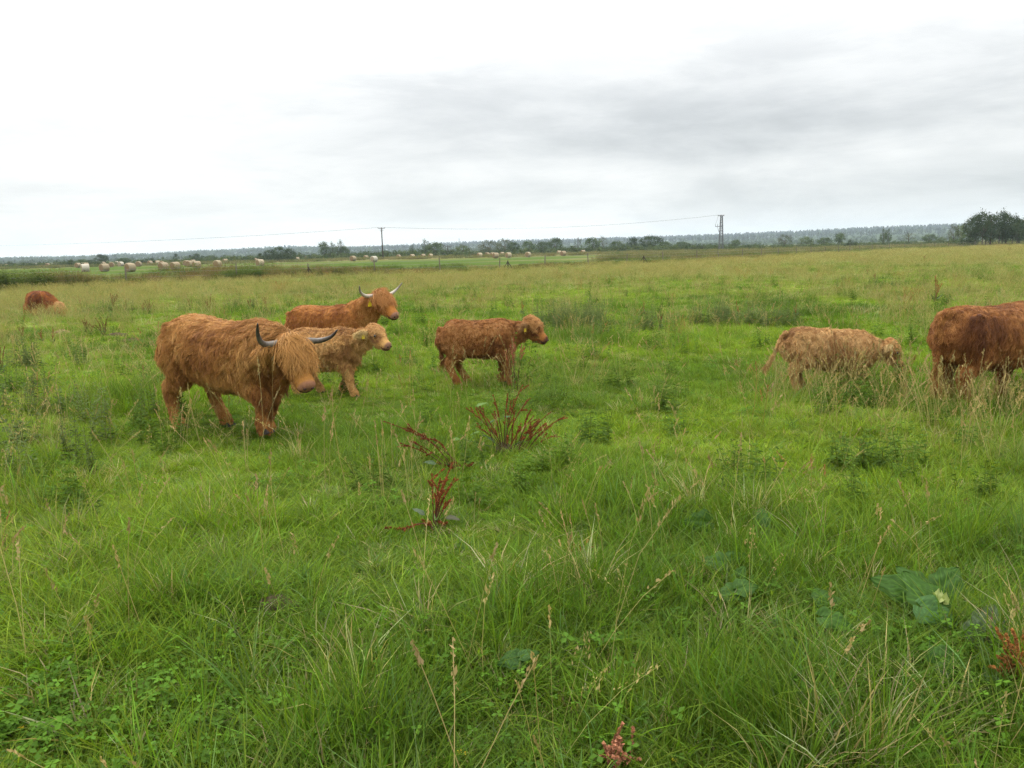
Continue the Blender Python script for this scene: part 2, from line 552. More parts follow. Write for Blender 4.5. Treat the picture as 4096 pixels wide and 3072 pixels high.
def rosette_set(rng, n, rad, h0, h1, leaf, ncol):
    """low ground cover of lobed leaves held on short stalks"""
    V = []; F = []; C = []
    for i in range(n):
        a = rng.uniform(0, 2 * math.pi); r = rad * math.sqrt(rng.random())
        b = np.array((r * math.cos(a), r * math.sin(a), rng.uniform(h0, h1)))
        rot = rng.uniform(0, 6.28); L = leaf * rng.uniform(.7, 1.25)
        nrm = np.array((rng.normal(0, .35), rng.normal(0, .35), 1)); nrm /= np.linalg.norm(nrm)
        col = tuple(np.array(ncol) * rng.uniform(.65, 1.3))
        for s in range(3):
            an = rot + s * 2.0
            d = np.array((math.cos(an), math.sin(an), 0)); d -= nrm * d.dot(nrm); d /= np.linalg.norm(d)
            sd = np.cross(nrm, d)
            k = len(V)
            V += [tuple(b), tuple(b + d * L * .55 + sd * L * .36), tuple(b + d * L - nrm * L * .12), tuple(b + d * L * .55 - sd * L * .36)]
            C += [col] * 4; F.append((k, k + 1, k + 2, k + 3))
    return V, F, C

M_GRASS = mat_leaf('grass_blades', .38, .004)
M_DRY = mat_leaf('dry_grass', .25, .01)

def proto_collection(name, sets, mat):
    c = bpy.data.collections.new(name)
    for i, (v, f, col) in enumerate(sets):
        o = mesh_obj('%s_%02d' % (name, i), v, f, mat, None, False, col, link=False)
        c.objects.link(o)
    return c

def scatter(name, coll, pos, rotz, tilt, scl, idx, tint, label, cat):
    n = len(pos)
    me = bpy.data.meshes.new(name)
    me.vertices.add(n)
    me.vertices.foreach_set('co', np.ascontiguousarray(pos, dtype=np.float32).ravel())
    rot = np.zeros((n, 3), np.float32); rot[:, 2] = rotz; rot[:, :2] = tilt
    a = me.attributes.new('rot', 'FLOAT_VECTOR', 'POINT'); a.data.foreach_set('vector', rot.ravel())
    a = me.attributes.new('scl', 'FLOAT_VECTOR', 'POINT'); a.data.foreach_set('vector', np.ascontiguousarray(scl, dtype=np.float32).ravel())
    a = me.attributes.new('idx', 'INT', 'POINT'); a.data.foreach_set('value', np.ascontiguousarray(idx, dtype=np.int32))
    t4 = np.ones((n, 4), np.float32); t4[:, :3] = tint
    a = me.attributes.new('tint', 'FLOAT_COLOR', 'POINT'); a.data.foreach_set('color', t4.ravel())
    me.update()
    ob = bpy.data.objects.new(name, me); COL.objects.link(ob)
    g = bpy.data.node_groups.new(name + '_scatter', 'GeometryNodeTree')
    g.interface.new_socket('Geometry', in_out='INPUT', socket_type='NodeSocketGeometry')
    g.interface.new_socket('Geometry', in_out='OUTPUT', socket_type='NodeSocketGeometry')
    gi = g.nodes.new('NodeGroupInput'); go = g.nodes.new('NodeGroupOutput')
    ci = g.nodes.new('GeometryNodeCollectionInfo'); ci.inputs['Collection'].default_value = coll
    ci.inputs['Separate Children'].default_value = True; ci.inputs['Reset Children'].default_value = True
    ip = g.nodes.new('GeometryNodeInstanceOnPoints'); ip.inputs['Pick Instance'].default_value = True
    def attr(nm, ty):
        q = g.nodes.new('GeometryNodeInputNamedAttribute'); q.data_type = ty; q.inputs['Name'].default_value = nm
        return q.outputs['Attribute']
    g.links.new(gi.outputs[0], ip.inputs['Points']); g.links.new(ci.outputs[0], ip.inputs['Instance'])
    g.links.new(attr('idx', 'INT'), ip.inputs['Instance Index'])
    g.links.new(attr('scl', 'FLOAT_VECTOR'), ip.inputs['Scale'])
    er = g.nodes.new('FunctionNodeEulerToRotation'); g.links.new(attr('rot', 'FLOAT_VECTOR'), er.inputs[0]); g.links.new(er.outputs[0], ip.inputs['Rotation'])
    g.links.new(ip.outputs[0], go.inputs[0])
    md = ob.modifiers.new('scatter', 'NODES'); md.node_group = g
    tag(ob, label, cat, kind='stuff')
    return ob

def sector(n_at, d0, d1, dref, power, rng, half=R(41)):
    """points in the view sector, density n_at per m2 up to dref and falling as (dref/d)^power beyond"""
    edges = np.geomspace(d0, d1, 60); out = []
    for a, b in zip(edges[:-1], edges[1:]):
        m = (a + b) / 2; dens = n_at * min(1.0, (dref / m) ** power)
        n = rng.poisson(dens * half * (b * b - a * a))
        d = np.sqrt(rng.uniform(a * a, b * b, n)); an = rng.uniform(-half, half, n)
        out.append(np.stack([np.sin(an) * d, np.cos(an) * d], 1))
    return np.vstack(out)

def vary(rng, lo=.62, hi=1.35):
    return lambda r: tuple(np.array((r.uniform(.85, 1.2), r.uniform(.92, 1.08), r.uniform(.7, 1.2))) * r.uniform(lo, hi))

pr = np.random.default_rng(5)
green_short = [blade_set(pr, 54, .085, .035, .105, .0046, .7, .7, .25, vary(pr)) for _ in range(6)]
green_mid = [blade_set(pr, 44, .08, .06, .165, .0050, .6, .8, .34, vary(pr)) for _ in range(6)]
green_long = [blade_set(pr, 26, .08, .16, .34, .0052, .5, .7, .38, vary(pr)) for _ in range(5)]
GREEN = proto_collection('green_tuft', green_short + green_mid + green_long, M_GRASS)

def in_pasture(p, margin=0.0):
    return p[:, 1] < fence_y(p[:, 0]) + margin

# tall lush patches and dark herb patches read off the photograph: px, py, radius, kind, weight
PATCH = [(350, 2560, .55, 'long', 1), (800, 2480, .55, 'long', 1), (1150, 2560, .40, 'long', .8), (120, 2500, .5, 'long', 1), (1900, 2520, .5, 'long', .8), (2150, 2430, .4, 'long', .6),
         (2550, 2050, .7, 'long', .7), (3000, 2080, .6, 'long', .6), (600, 2230, .7, 'long', 1), (3900, 2150, .5, 'long', .6), (3950, 2800, .45, 'long', 1),
         (3300, 2900, .4, 'long', .8), (3650, 2900, .4, 'long', .9), (1800, 2950, .3, 'long', .2), (250, 1290, 1.2, 'long', 1), (880, 1260, 1.2, 'long', 1), (480, 1620, .9, 'long', 1),
         (750, 1540, .8, 'long', .8), (3300, 1610, .5, 'long', 1), (3500, 1610, .5, 'long', .9), (3750, 1650, .5, 'long', .8), (3950, 1650, .6, 'long', .9), (2300, 1370, 1.2, 'long', .8), (2950, 1370, 1.3, 'long', .8), (2650, 1390, .9, 'long', .5),
         (250, 1900, .8, 'long', .7), (3050, 2600, .35, 'long', .5), (1480, 2950, .3, 'long', .5)]
PATCH_W = [(*ground_at(a, b)[:2], r, k, w) for a, b, r, k, w in PATCH]

def patch_field(x, y, kind):
    f = np.zeros(x.size)
    for hx, hy, r, k, w in PATCH_W:
        if k == kind:
            f = np.maximum(f, w * np.exp(-(((x - hx) ** 2 + (y - hy) ** 2) / (r * r)) ** 1.5))
    return f

def green_scatter():
    rng = np.random.default_rng(101)
    p = sector(340, 1.9, 190, 6.0, 1.36, rng)
    p = p[in_pasture(p, 1.0)]
    x, y = p[:, 0], p[:, 1]; d = np.hypot(x, y); n = len(p)
    dry, lush, bright = meadow_mix(x, y)
    lp = patch_field(x, y, 'long')
    u = rng.random(n)
    want_long = np.clip(.008 + .06 * lush * lush + .37 * lp, 0, .8)
    want_mid = np.clip(.08 + .36 * lush + .10 * (1 - bright), 0, .9)
    want_long = want_long * (1 - grazed(x, y))
    typ = np.where(u < want_long, 2, np.where(u < want_long + (1 - want_long) * want_mid, 1, 0))
    base = np.array([0, 6, 12])[typ]; cnt = np.array([6, 6, 5])[typ]
    idx = base + (rng.random(n) * cnt).astype(int)
    c = lerp(np.tile(C_MID, (n, 1)), C_YG, np.clip(bright * .85 + rng.normal(0, .14, n), 0, 1))
    c = lerp(c, C_DEEP, np.clip(lush * (.45 + .3 * sstep(d, 9, 16)) + lp * .25 + rng.normal(0, .12, n), 0, .85) * np.where(typ > 0, 1, sstep(d, 9, 16) * .7))
    c = lerp(c, C_BLUE, (rng.random(n) < .14) * .7)
    c = lerp(c, C_STRAW * .8, np.clip(dry * .30 + rng.normal(0, .05, n), 0, .8))
    dead = rng.random(n) < .05
    c = lerp(c, C_STRAW * .8, dead * .8)
    c *= rng.uniform(.8, 1.25, n)[:, None]
    s = rng.uniform(.75, 1.25, n) * (1 + np.clip(d - 8, 0, 120) / 130)
    sz = rng.uniform(.65, 1.1, n) * (.86 + .22 * lush + .16 * lp) * (1 - .5 * grazed(x, y)) * (.72 + .6 * sstep(noise2(x, y, .55, 37, 2), .35, .7))
    scl = np.stack([s, s, sz], 1)
    pos = np.stack([x, y, H(x, y) - .008], 1)
    wind = np.stack([rng.normal(0, .14, n), rng.normal(0.06, .14, n)], 1)
    scatter('meadow_grass', GREEN, pos, rng.uniform(0, 6.283, n), wind, scl, idx, c, 'dense green pasture grass growing all over the near field', 'grass')
green_scatter()

# dry flowering stalks
stalks = [stalk_set(pr, 4, .09, .40, .66, .0028, (1, .92, .75), (1.05, .85, .72), 'spike', .32, 9) for _ in range(4)] + \
         [stalk_set(pr, 3, .10, .45, .75, .0028, (1, .93, .72), (1.0, .86, .74), 'panicle', .30, 16) for _ in range(4)] + \
         [stalk_set(pr, 3, .10, .40, .70, .0024, (.95, .95, .7), (.9, .8, .62), 'open', .40, 18) for _ in range(3)]
far_dry = [stalk_set(pr, 26, .22, .35, .62, .0045, (.85, .88, .62), (1.0, .86, .66), 'panicle', .35, 4) for _ in range(4)] + \
          [blade_set(pr, 40, .20, .12, .38, .006, .6, .9, .4, lambda r: (r.uniform(.7, 1.1), r.uniform(.75, 1.1), r.uniform(.6, 1))) for _ in range(3)]
DRY = proto_collection('dry_stalk', stalks + far_dry, M_DRY)

def dry_scatter():
    rng = np.random.default_rng(202)
    # single stalks close by
    p = sector(17, 2.0, 34, 11, 1.0, rng)
    x, y = p[:, 0], p[:, 1]
    dry, lush, bright = meadow_mix(x, y)
    lp = patch_field(x, y, 'long')
    keep = rng.random(len(p)) < np.clip(.12 + .95 * dry + .28 * lp, 0, 1) * (1 - .7 * grazed(x, y)) * (.55 + .45 * sstep(np.hypot(x, y), 3.0, 4.5))
    p = p[keep]; n1 = len(p)
    i1 = (rng.random(n1) * 11).astype(int)
    s1 = rng.uniform(.65, 1.1, n1)
    # thick stands that hide the legs of the right-hand animals
    ex = []
    for a, b, r, m in [(3200, 1585, .28, 26), (3330, 1600, .3, 30), (3460, 1590, .25, 22), (3600, 1600, .3, 14), (3760, 1640, .3, 18), (3880, 1640, .3, 26), (4000, 1640, .3, 34), (4080, 1660, .3, 26), (3700, 1750, .5, 26), (3950, 1800, .5, 26), (3300, 1700, .5, 22), (900, 1790, .3, 6), (640, 1800, .4, 8), (1850, 1590, .3, 8), (2050, 1590, .3, 8), (1450, 1620, .3, 7)]:
        c0 = ground_at(a, b); ex.append(rng.normal(0, r, (m, 2)) * (1, .6) + np.array(c0[:2]))
    p = np.vstack([p] + ex); n1 = len(p)
    i1 = (rng.random(n1) * 11).astype(int); s1 = rng.uniform(.65, 1.1, n1)
    # dense flowering grass further off
    q = sector(7, 13, 190, 26, 1.05, rng)
    q = q[in_pasture(q, .5)]
    dry, lush, bright = meadow_mix(q[:, 0], q[:, 1])
    q = q[rng.random(len(q)) < np.clip(dry * 1.05 + .04, 0, 1)]
    n2 = len(q)
    i2 = 11 + (rng.random(n2) * 7).astype(int)
    d2 = np.hypot(q[:, 0], q[:, 1])
    s2 = rng.uniform(.8, 1.2, n2) * (1 + np.clip(d2 - 25, 0, 140) / 70)
    pos = np.vstack([p, q]); x, y = pos[:, 0], pos[:, 1]; n = n1 + n2
    idx = np.concatenate([i1, i2]); s = np.concatenate([s1, s2]); sz = np.concatenate([s1 * rng.uniform(.8, 1.15, n1), rng.uniform(.65, 1.05, n2)])
    c = lerp(np.tile(C_STRAW * 1.05, (n, 1)), C_TAN * 1.1, rng.random(n) * .8)
    c = lerp(c, np.array((.25, .27, .095)), np.concatenate([rng.random(n1) * .7, .2 + rng.random(n2) * .6]))
    c = lerp(c, np.array((.30, .13, .05)), (rng.random(n) < .03) * .7)
    scatter('dry_grass_stalks', DRY, np.stack([x, y, H(x, y) - .01], 1), rng.uniform(0, 6.283, n), rng.normal(0, .12, (n, 2)), np.stack([s, s, sz], 1), idx, c,
            'pale straw coloured flowering grass stalks with seed heads standing in the pasture', 'grass')
dry_scatter()

# herbs: creeping lobed leaves, upright leafy stems, thistles
herbs = [rosette_set(pr, 20, .16, .03, .13, .024, (1, 1, 1)) for _ in range(4)] + \
        [herb_set(pr, 9, .13, .14, .32, .065, (1, 1, 1), 6, .46) for _ in range(4)] + \
        [herb_set(pr, 6, .16, .28, .55, .075, (1, 1, 1), 10, .30) for _ in range(4)]
HERB = proto_collection('herb', herbs, M_GRASS)
HPATCH = [(350, 2930, .45, 0, 30), (900, 2900, .40, 0, 34), (100, 3000, .4, 0, 24), (1500, 2800, .35, 0, 16), (2100, 2800, .4, 0, 14), (3300, 2650, .5, 0, 12), (3700, 2700, .4, 0, 12), (2600, 2450, .5, 0, 8),
          (3480, 1960, .9, 1, 5), (3680, 1930, .6, 1, 3), 
          (2230, 1310, .9, 2, 30), (2330, 1290, .8, 2, 20), (2880, 1290, .9, 2, 30), (3000, 1300, .8, 2, 22), (2600, 1330, .7, 2, 9), (120, 1700, .9, 2, 9), (280, 1800, .8, 2, 5), (150, 1900, .7, 2, 4), 
          (60, 1480, .8, 2, 8), (880, 1235, .9, 2, 10), (430, 1250, .9, 2, 12), (1000, 1230, .8, 2, 8), (3400, 1640, .4, 1, 12), (3560, 1150, 2.0, 2, 10), (200, 2020, .6, 1, 2)]

def herb_scatter():
    rng = np.random.default_rng(303)
    P = []; I = []; C = []
    cols = [np.array((.085, .175, .018)), np.array((.095, .160, .026)), np.array((.115, .155, .055))]
    for a, b, r, k, m in HPATCH:
        c0 = ground_at(a, b)
        q = rng.normal(0, r * .6, (m, 2)) + np.array(c0[:2])
        P.append(q); I.append(k * 4 + rng.integers(0, 4, m)); C.append(np.tile(cols[k], (m, 1)) * rng.uniform(.75, 1.25, m)[:, None])
    q = sector(5, 2.0, 60, 5, 1.1, rng)
    f = sstep(noise2(q[:, 0], q[:, 1], 1.3, 61, 2), .52, .72); q = q[rng.random(len(q)) < f]; m = len(q)
    P.append(q); I.append(rng.integers(0, 4, m)); C.append(np.tile(cols[0], (m, 1)) * rng.uniform(.75, 1.3, m)[:, None])
    q = sector(.8, 5, 60, 12, 1.0, rng); m = len(q)
    P.append(q); I.append(4 + rng.integers(0, 8, m)); C.append(np.tile(cols[1], (m, 1)) * rng.uniform(.8, 1.3, m)[:, None])
    P = np.vstack(P); I = np.concatenate(I); C = np.vstack(C); n = len(P)
    ok = in_pasture(P); P, I, C = P[ok], I[ok], C[ok]; n = len(P)
    s = rng.uniform(.8, 1.2, n)
    scatter('ground_herbs', HERB, np.stack([P[:, 0], P[:, 1], H(P[:, 0], P[:, 1]) - .005], 1), rng.uniform(0, 6.283, n), rng.normal(0, .08, (n, 2)), np.stack([s, s, s * rng.uniform(.8, 1.1, n)], 1), I, C,
            'leafy green herbs and thistles growing low among the pasture grass', 'herbs')
herb_scatter()
# ------------------------------------------------------------------ highland cattle
def catmull(st, sub):
    """stations: list of tuples of floats -> smooth denser list"""
    st = np.array(st, float)
    if sub <= 1 or len(st) < 3:
        return st
    out = []
    n = len(st)
    for i in range(n - 1):
        p0, p1, p2, p3 = st[max(i - 1, 0)], st[i], st[i + 1], st[min(i + 2, n - 1)]
        for k in range(sub):
            t = k / sub
            out.append(.5 * ((2 * p1) + (-p0 + p2) * t + (2 * p0 - 5 * p1 + 4 * p2 - p3) * t * t + (-p0 + 3 * p1 - 3 * p2 + p3) * t ** 3))
    out.append(st[-1])
    return np.array(out)

class Sculpt:
    def __init__(s):
        s.v = []; s.f = []; s.reg = []; s.par = []
    def loft(s, st, region, ref=(0, 0, 1), n=18, sub=3, power=2.0):
        """st: (x, y, z, half width, half height); ref is the direction of the height"""
        st = catmull(st, sub)
        c = st[:, :3]; ref = np.array(ref, float)
        base = len(s.v); m = len(st)
        for i in range(m):
            t = c[min(i + 1, m - 1)] - c[max(i - 1, 0)]
            t = t / (np.linalg.norm(t) + 1e-9)
            sd = np.cross(ref, t); sd /= np.linalg.norm(sd) + 1e-9
            u = np.cross(t, sd)
            w, h = max(st[i, 3], .004), max(st[i, 4], .004)
            for k in range(n):
                a = 2 * math.pi * k / n
                ca, sa = math.cos(a), math.sin(a)
                e = 2.0 / power
                s.v.append(c[i] + sd * w * math.copysign(abs(ca) ** e, ca) + u * h * math.copysign(abs(sa) ** e, sa))
                s.reg.append(region); s.par.append(i / (m - 1))
        for i in range(m - 1):
            for k in range(n):
                a, b = base + i * n + k, base + i * n + (k + 1) % n
                s.f.append((a, b, b + n, a + n))
        s.f.append(tuple(base + k for k in range(n))[::-1])
        s.f.append(tuple(base + (m - 1) * n + k for k in range(n)))
    def mesh(s, voxel, smooth):
        me = bpy.data.meshes.new('tmp_body')
        me.from_pydata([tuple(q) for q in s.v], [], s.f)
        o = bpy.data.objects.new('tmp_body', me); COL.objects.link(o)
        r = o.modifiers.new('r', 'REMESH'); r.mode = 'VOXEL'; r.voxel_size = voxel
        q = o.modifiers.new('s', 'SMOOTH'); q.iterations = smooth; q.factor = .5
        dg = bpy.context.evaluated_depsgraph_get()
        out = bpy.data.meshes.new_from_object(o.evaluated_get(dg))
        bpy.data.objects.remove(o); bpy.data.meshes.remove(me)
        return out

def mat_coat():
    m, t, out = new_mat('cattle_coat')
    at = nd(t, 'ShaderNodeAttribute', attribute_name='col')
    b = nd(t, 'ShaderNodeBsdfPrincipled'); b.inputs['Roughness'].default_value = .62; b.inputs['Specular IOR Level'].default_value = .22
    t.links.new(at.outputs['Color'], b.inputs['Base Color']); t.links.new(b.outputs[0], out.inputs[0])
    return m

def mat_skin():
    m, t, out = new_mat('cattle_skin')
    at = nd(t, 'ShaderNodeAttribute', attribute_name='col')
    tc = nd(t, 'ShaderNodeTexCoord')
    nz = nd(t, 'ShaderNodeTexNoise'); nz.inputs['Scale'].default_value = 60; nz.inputs['Detail'].default_value = 4
    t.links.new(tc.outputs['Object'], nz.inputs[0])
    mr = nd(t, 'ShaderNodeMapRange'); mr.inputs[1].default_value = .3; mr.inputs[2].default_value = .7; mr.inputs[3].default_value = .8; mr.inputs[4].default_value = 1.15
    t.links.new(nz.outputs['Fac'], mr.inputs[0])
    sc = nd(t, 'ShaderNodeVectorMath', operation='SCALE')
    t.links.new(at.outputs['Color'], sc.inputs[0]); t.links.new(mr.outputs[0], sc.inputs['Scale'])
    b = nd(t, 'ShaderNodeBsdfPrincipled'); b.inputs['Roughness'].default_value = .75; b.inputs['Specular IOR Level'].default_value = .08
    t.links.new(sc.outputs[0], b.inputs['Base Color']); t.links.new(b.outputs[0], out.inputs[0])
    return m

def mat_vcol(name, rough, spec):
    m, t, out = new_mat(name)
    at = nd(t, 'ShaderNodeAttribute', attribute_name='col')
    b = nd(t, 'ShaderNodeBsdfPrincipled'); b.inputs['Roughness'].default_value = rough; b.inputs['Specular IOR Level'].default_value = spec
    t.links.new(at.outputs['Color'], b.inputs['Base Color']); t.links.new(b.outputs[0], out.inputs[0])
    return m

M_COAT, M_SKIN = mat_coat(), mat_skin()
M_HORN = mat_vcol('horn', .42, .4)
M_EYE = mat_plain('eye', (.012, .008, .006), .08, .6)
M_TAG = mat_plain('ear_tag_yellow', (.80, .62, .02), .45, .35, noise=.15, scale=40)
M_HOOF = mat_plain('hoof', (.035, .028, .022), .6, .3, noise=.3, scale=30)
M_NOSTRIL = mat_plain('nostril', (.05, .02, .016), .6, .3)

def build_cow(name, label, cat, px, dist, heading, P, group=None, z_off=0.0):
    """px, dist: picture column and distance of the middle of the body; heading in degrees, 0 = to the right, negative = towards the camera"""
    S = P.get('scale', 1.0); calf = P.get('calf', False); lying = P.get('lying', False)
    seed = P.get('seed', 1); rng = np.random.default_rng(seed)
    g0 = column(px, dist)
    root = empty(name, (g0.x, g0.y, Hz(g0.x, g0.y) + z_off), R(heading), 1.0)
    tag(root, label, cat, group)
    zb = P.get('zb', 0.0) if not lying else -.40
    W = P.get('wide', 1.0)
    sc = Sculpt()
    fat = P.get('belly', 1.0)
    L = P.get('long', 1.0)
    rump = P.get('rump', 0.0)
    tor = [(-.70, .86 + rump, .07, .09), (-.66, .83 + rump, .17, .20), (-.55, .81 + rump * .8, .245, .265), (-.38, .80 + rump * .5, .285, .285), (-.15, .775, .325 * fat, .295), (.08, .77, .335 * fat, .30),
           (.30, .785, .29, .305), (.45, .79, .245, .29), (.57, .785, .19, .24), (.645, .78, .11, .16)]
    k = .92 if calf else 1.0
    sc.loft([(a * L, 0, z + zb + (.0 if calf else 0), w * W * (.90 if calf else 1), h * k * (1.06 if calf else 1)) for a, z, w, h in tor], 'torso', sub=4, power=2.15)
    # shoulders and haunches give the trunk its shape
    for sy in (-1, 1):
        sc.loft([(.36 * L, sy * .16 * W, .98 + zb, .07, .10), (.40 * L, sy * .195 * W, .82 + zb, .095, .14), (.37 * L, sy * .18 * W, .62 + zb, .085, .12)], 'torso', ref=(1, 0, 0), sub=3)
        sc.loft([(-.50 * L, sy * .14 * W, 1.00 + zb + rump * .7, .08, .10), (-.47 * L, sy * .20 * W, .80 + zb, .105, .17), (-.42 * L, sy * .19 * W, .60 + zb, .09, .14)], 'torso', ref=(1, 0, 0), sub=3)
    # neck and head
    poll = np.array(P['poll'], float); poll[2] += zb if lying else 0
    yaw, pit, rol = R(P['hyaw']), R(P['hpitch']), R(P.get('hroll', 0))
    HM = Matrix.Rotation(yaw, 3, 'Z') @ Matrix.Rotation(pit, 3, 'Y') @ Matrix.Rotation(rol, 3, 'X')
    HMn = np.array(HM); hs = P.get('hs', 1.0)
    def hp(q):
        return poll + HMn @ (np.array(q, float) * hs)
    fwd, upv = HMn @ np.array((1, 0, 0)), HMn @ np.array((0, 0, 1))
    nk0 = np.array((.42 * L, 0, .84 + zb)); nk3 = hp((.03, 0, -.03))
    nm = (nk0 + nk3) / 2 + np.array((.02, 0, P.get('nsag', -.01)))
    nw = .8 if calf else 1.0
    sc.loft([(*nk0, .20 * nw, .27 * nw), (*(nk0 * .6 + nm * .4), .175 * nw, .24 * nw), (*nm, .15 * nw, .20 * nw), (*(nm * .4 + nk3 * .6), .125 * nw, .165 * nw), (*nk3, .10 * hs, .12 * hs)], 'neck', sub=3)
    # dewlap
    if not calf:
        sc.loft([(.60 * L, 0, .62 + zb, .05, .10), (*(nm + np.array((.03, 0, -.20))), .05, .09), (*(hp((.12, 0, -.13))), .04, .05)], 'neck', sub=3)
    if calf:
        head = [(-.075, 0, .0, .075, .08), (-.02, 0, .01, .115, .12), (.07, 0, .0, .125, .135), (.16, 0, -.02, .115, .125), (.24, 0, -.045, .092, .100), (.31, 0, -.055, .084, .086), (.365, 0, -.058, .084, .078), (.40, 0, -.06, .066, .058), (.415, 0, -.06, .038, .035)]
    else:
        head = [(-.07, 0, -.01, .08, .085), (.0, 0, 0, .12, .125), (.10, 0, -.01, .128, .138), (.20, 0, -.025, .112, .122), (.30, 0, -.04, .096, .104), (.38, 0, -.047, .088, .088), (.44, 0, -.050, .089, .079), (.475, 0, -.052, .076, .063), (.490, 0, -.052, .050, .042)]
    head = [(a * (.90 if calf else 1), b, c, w * (1.04 if calf else 1), h) for a, b, c, w, h in head]
    hl = head[-1][0]
    hst = []
    for a, b, c, w, h in head:
        q = hp((a, b, c)); hst.append((*q, w * hs, h * hs))
    sc.loft(hst, 'head', ref=tuple(upv), sub=4, power=2.2)
    # jaw
    sc.loft([(*hp((.08, 0, -.09)), .075 * hs, .05 * hs), (*hp((.2, 0, -.11)), .06 * hs, .045 * hs), (*hp((hl - .10, 0, -.095)), .055 * hs, .032 * hs), (*hp((hl - .04, 0, -.088)), .04 * hs, .02 * hs)], 'head', ref=tuple(upv), sub=3)
    # ears
    ears = []
    for sy in (-1, 1):
        e0 = hp((.01, sy * .10, .02 if calf else -.01)); drop = P.get('eardrop', .35)
        ed = HMn @ np.array((-.25, sy * 1.0, -drop)); ed /= np.linalg.norm(ed)
        el = (.20 if calf else .16) * hs
        ears.append((sy, e0, ed, el))
        sc.loft([(*(e0), .03 * hs, .03 * hs), (*(e0 + ed * el * .35), .05 * hs, .022 * hs), (*(e0 + ed * el * .7), .045 * hs, .018 * hs), (*(e0 + ed * el), .015 * hs, .010 * hs)], 'ear', ref=tuple(fwd), sub=3)
    # legs: knee, hock, fetlock
    feet = []
    if not lying:
        for nm_, sy, dx, lift in P['legs']:
            y = sy * .155 * W * (1.0 if not calf else .95)
            if nm_ == 'f':
                hipx = .40 * L
                f = np.array((hipx + dx, y, .05 + lift))
                kn = np.array((hipx + dx * .45 + (.02 + lift * .55), y, .36 + lift * .55))
                st = [(hipx - .02, y * 1.05, .70 + zb, .10, .15), (hipx - .03 + dx * .1, y * 1.05, .56 + zb * .6, .085, .12), (kn[0] * .5 + (hipx + dx * .15) * .5, y, .45 + lift * .3, .07, .085), (*kn, .062, .07), (kn[0] * .5 + f[0] * .5 - .005, y, .21 + lift, .048, .05), (f[0] - .005, y, .11 + lift, .052, .056), (f[0] + .02, y, .045 + lift, .055, .066), (f[0] + .03, y, .0 + lift, .056, .072)]
            else:
                hipx = -.46 * L
                f = np.array((hipx + dx, y, .05 + lift))
                ho = np.array((hipx - .10 + dx * .75, y, .40 + lift * .6))
                sti = np.array((hipx + .06 + dx * .25, y * 1.1, .62 + zb * .7))
                st = [(hipx + .02, y * 1.05, .80 + zb, .13, .19), (*sti, .105, .16), (sti[0] * .45 + ho[0] * .55 + .01, y * 1.02, .49 + lift * .3, .075, .095), (*ho, .055, .07), (ho[0] * .5 + f[0] * .5 - .01, y, .23 + lift, .046, .05), (f[0] - .005, y, .11 + lift, .052, .056), (f[0] + .02, y, .045 + lift, .055, .066), (f[0] + .03, y, .0 + lift, .056, .072)]
            lk = P.get('legthick', 1.0)
            sc.loft([(a, b, c, w * lk, h * lk) for a, b, c, w, h in st], 'leg', ref=(1, 0, 0), sub=4, n=14)
            feet.append((f[0], y, lift))
    else:
        for sy in (-1, 1):
            sc.loft([(.42, sy * .20, .14, .09, .10), (.58, sy * .22, .08, .07, .07), (.40, sy * .24, .05, .05, .05)], 'leg', sub=3, n=12)
            sc.loft([(-.40, sy * .26, .22, .14, .16), (-.15, sy * .34, .12, .09, .10), (-.36, sy * .36, .05, .05, .05)], 'leg', sub=3, n=12)
    # tail
    tl = P.get('tail', [(-.70, 0, .98), (-.735, 0, .85), (-.71, 0, .62), (-.69, 0, .45)])
    tl = [(x * (L if i == 0 else 1) + (0 if i == 0 else (L - 1) * -.7), y, z + (zb if lying else 0)) for i, (x, y, z) in enumerate(tl)]
    tr = np.linspace(.045, .018, len(tl))
    sc.loft([(*p, r, r) for p, r in zip(tl, tr)], 'tail', ref=(0, 1, 0), sub=4, n=10)
    me = sc.mesh(.019 if S > .85 else .021, 5)
    me.name = 'body'
    # which region does a surface point belong to
    kd = kdtree.KDTree(len(sc.v))
    for i, q in enumerate(sc.v):
        kd.insert(q, i)
    kd.balance()
    nv = len(me.vertices)
    co = np.empty(nv * 3, np.float32); me.vertices.foreach_get('co', co); co = co.reshape(-1, 3).astype(float)
    no = np.empty(nv * 3, np.float32); me.vertices.foreach_get('normal', no); no = no.reshape(-1, 3).astype(float)
    REG = {'torso': 0, 'neck': 1, 'head': 2, 'ear': 3, 'leg': 4, 'tail': 5}
    reg = np.zeros(nv, int); par = np.zeros(nv)
    for i in range(nv):
        _, j, _ = kd.find(co[i])
        reg[i] = REG[sc.reg[j]]; par[i] = sc.par[j]
    hl_co = (co - poll) @ HMn / hs                       # head-local
    BASE = np.array(P['col'])
    dark = np.array(P.get('dark', BASE * .55)); light = np.array(P.get('light', BASE * 1.5))
    vc = np.tile(BASE * .8, (nv, 1))
    hd = reg == 2
    muz = hd & (hl_co[:, 0] > hl - .075)
    pink = np.array(P.get('muzzle', (.42, .20, .13))) * .68
    vc[hd] = BASE * .9
    f_ = sstep(hl_co[:, 0], hl - .062, hl - .030)
    vc = np.where(hd[:, None], vc * (1 - f_[:, None]) + pink * f_[:, None], vc)
    mouth = hd & (np.abs(hl_co[:, 2] + .088) < .013) & (hl_co[:, 0] > hl - .13)
    vc[mouth] = (.05, .025, .02)
    vc[reg == 3] = BASE * .7
    vs_ = P.get('eyepatch')
    if vs_ is not None:
        for sy in (-1, 1):
            e = np.array((.15, sy * .11, .03)); dd = np.linalg.norm(hl_co - e, axis=1)
            f2 = (1 - sstep(dd, .03, .07)) * hd
            vc = vc * (1 - f2[:, None]) + np.array(vs_) * f2[:, None]
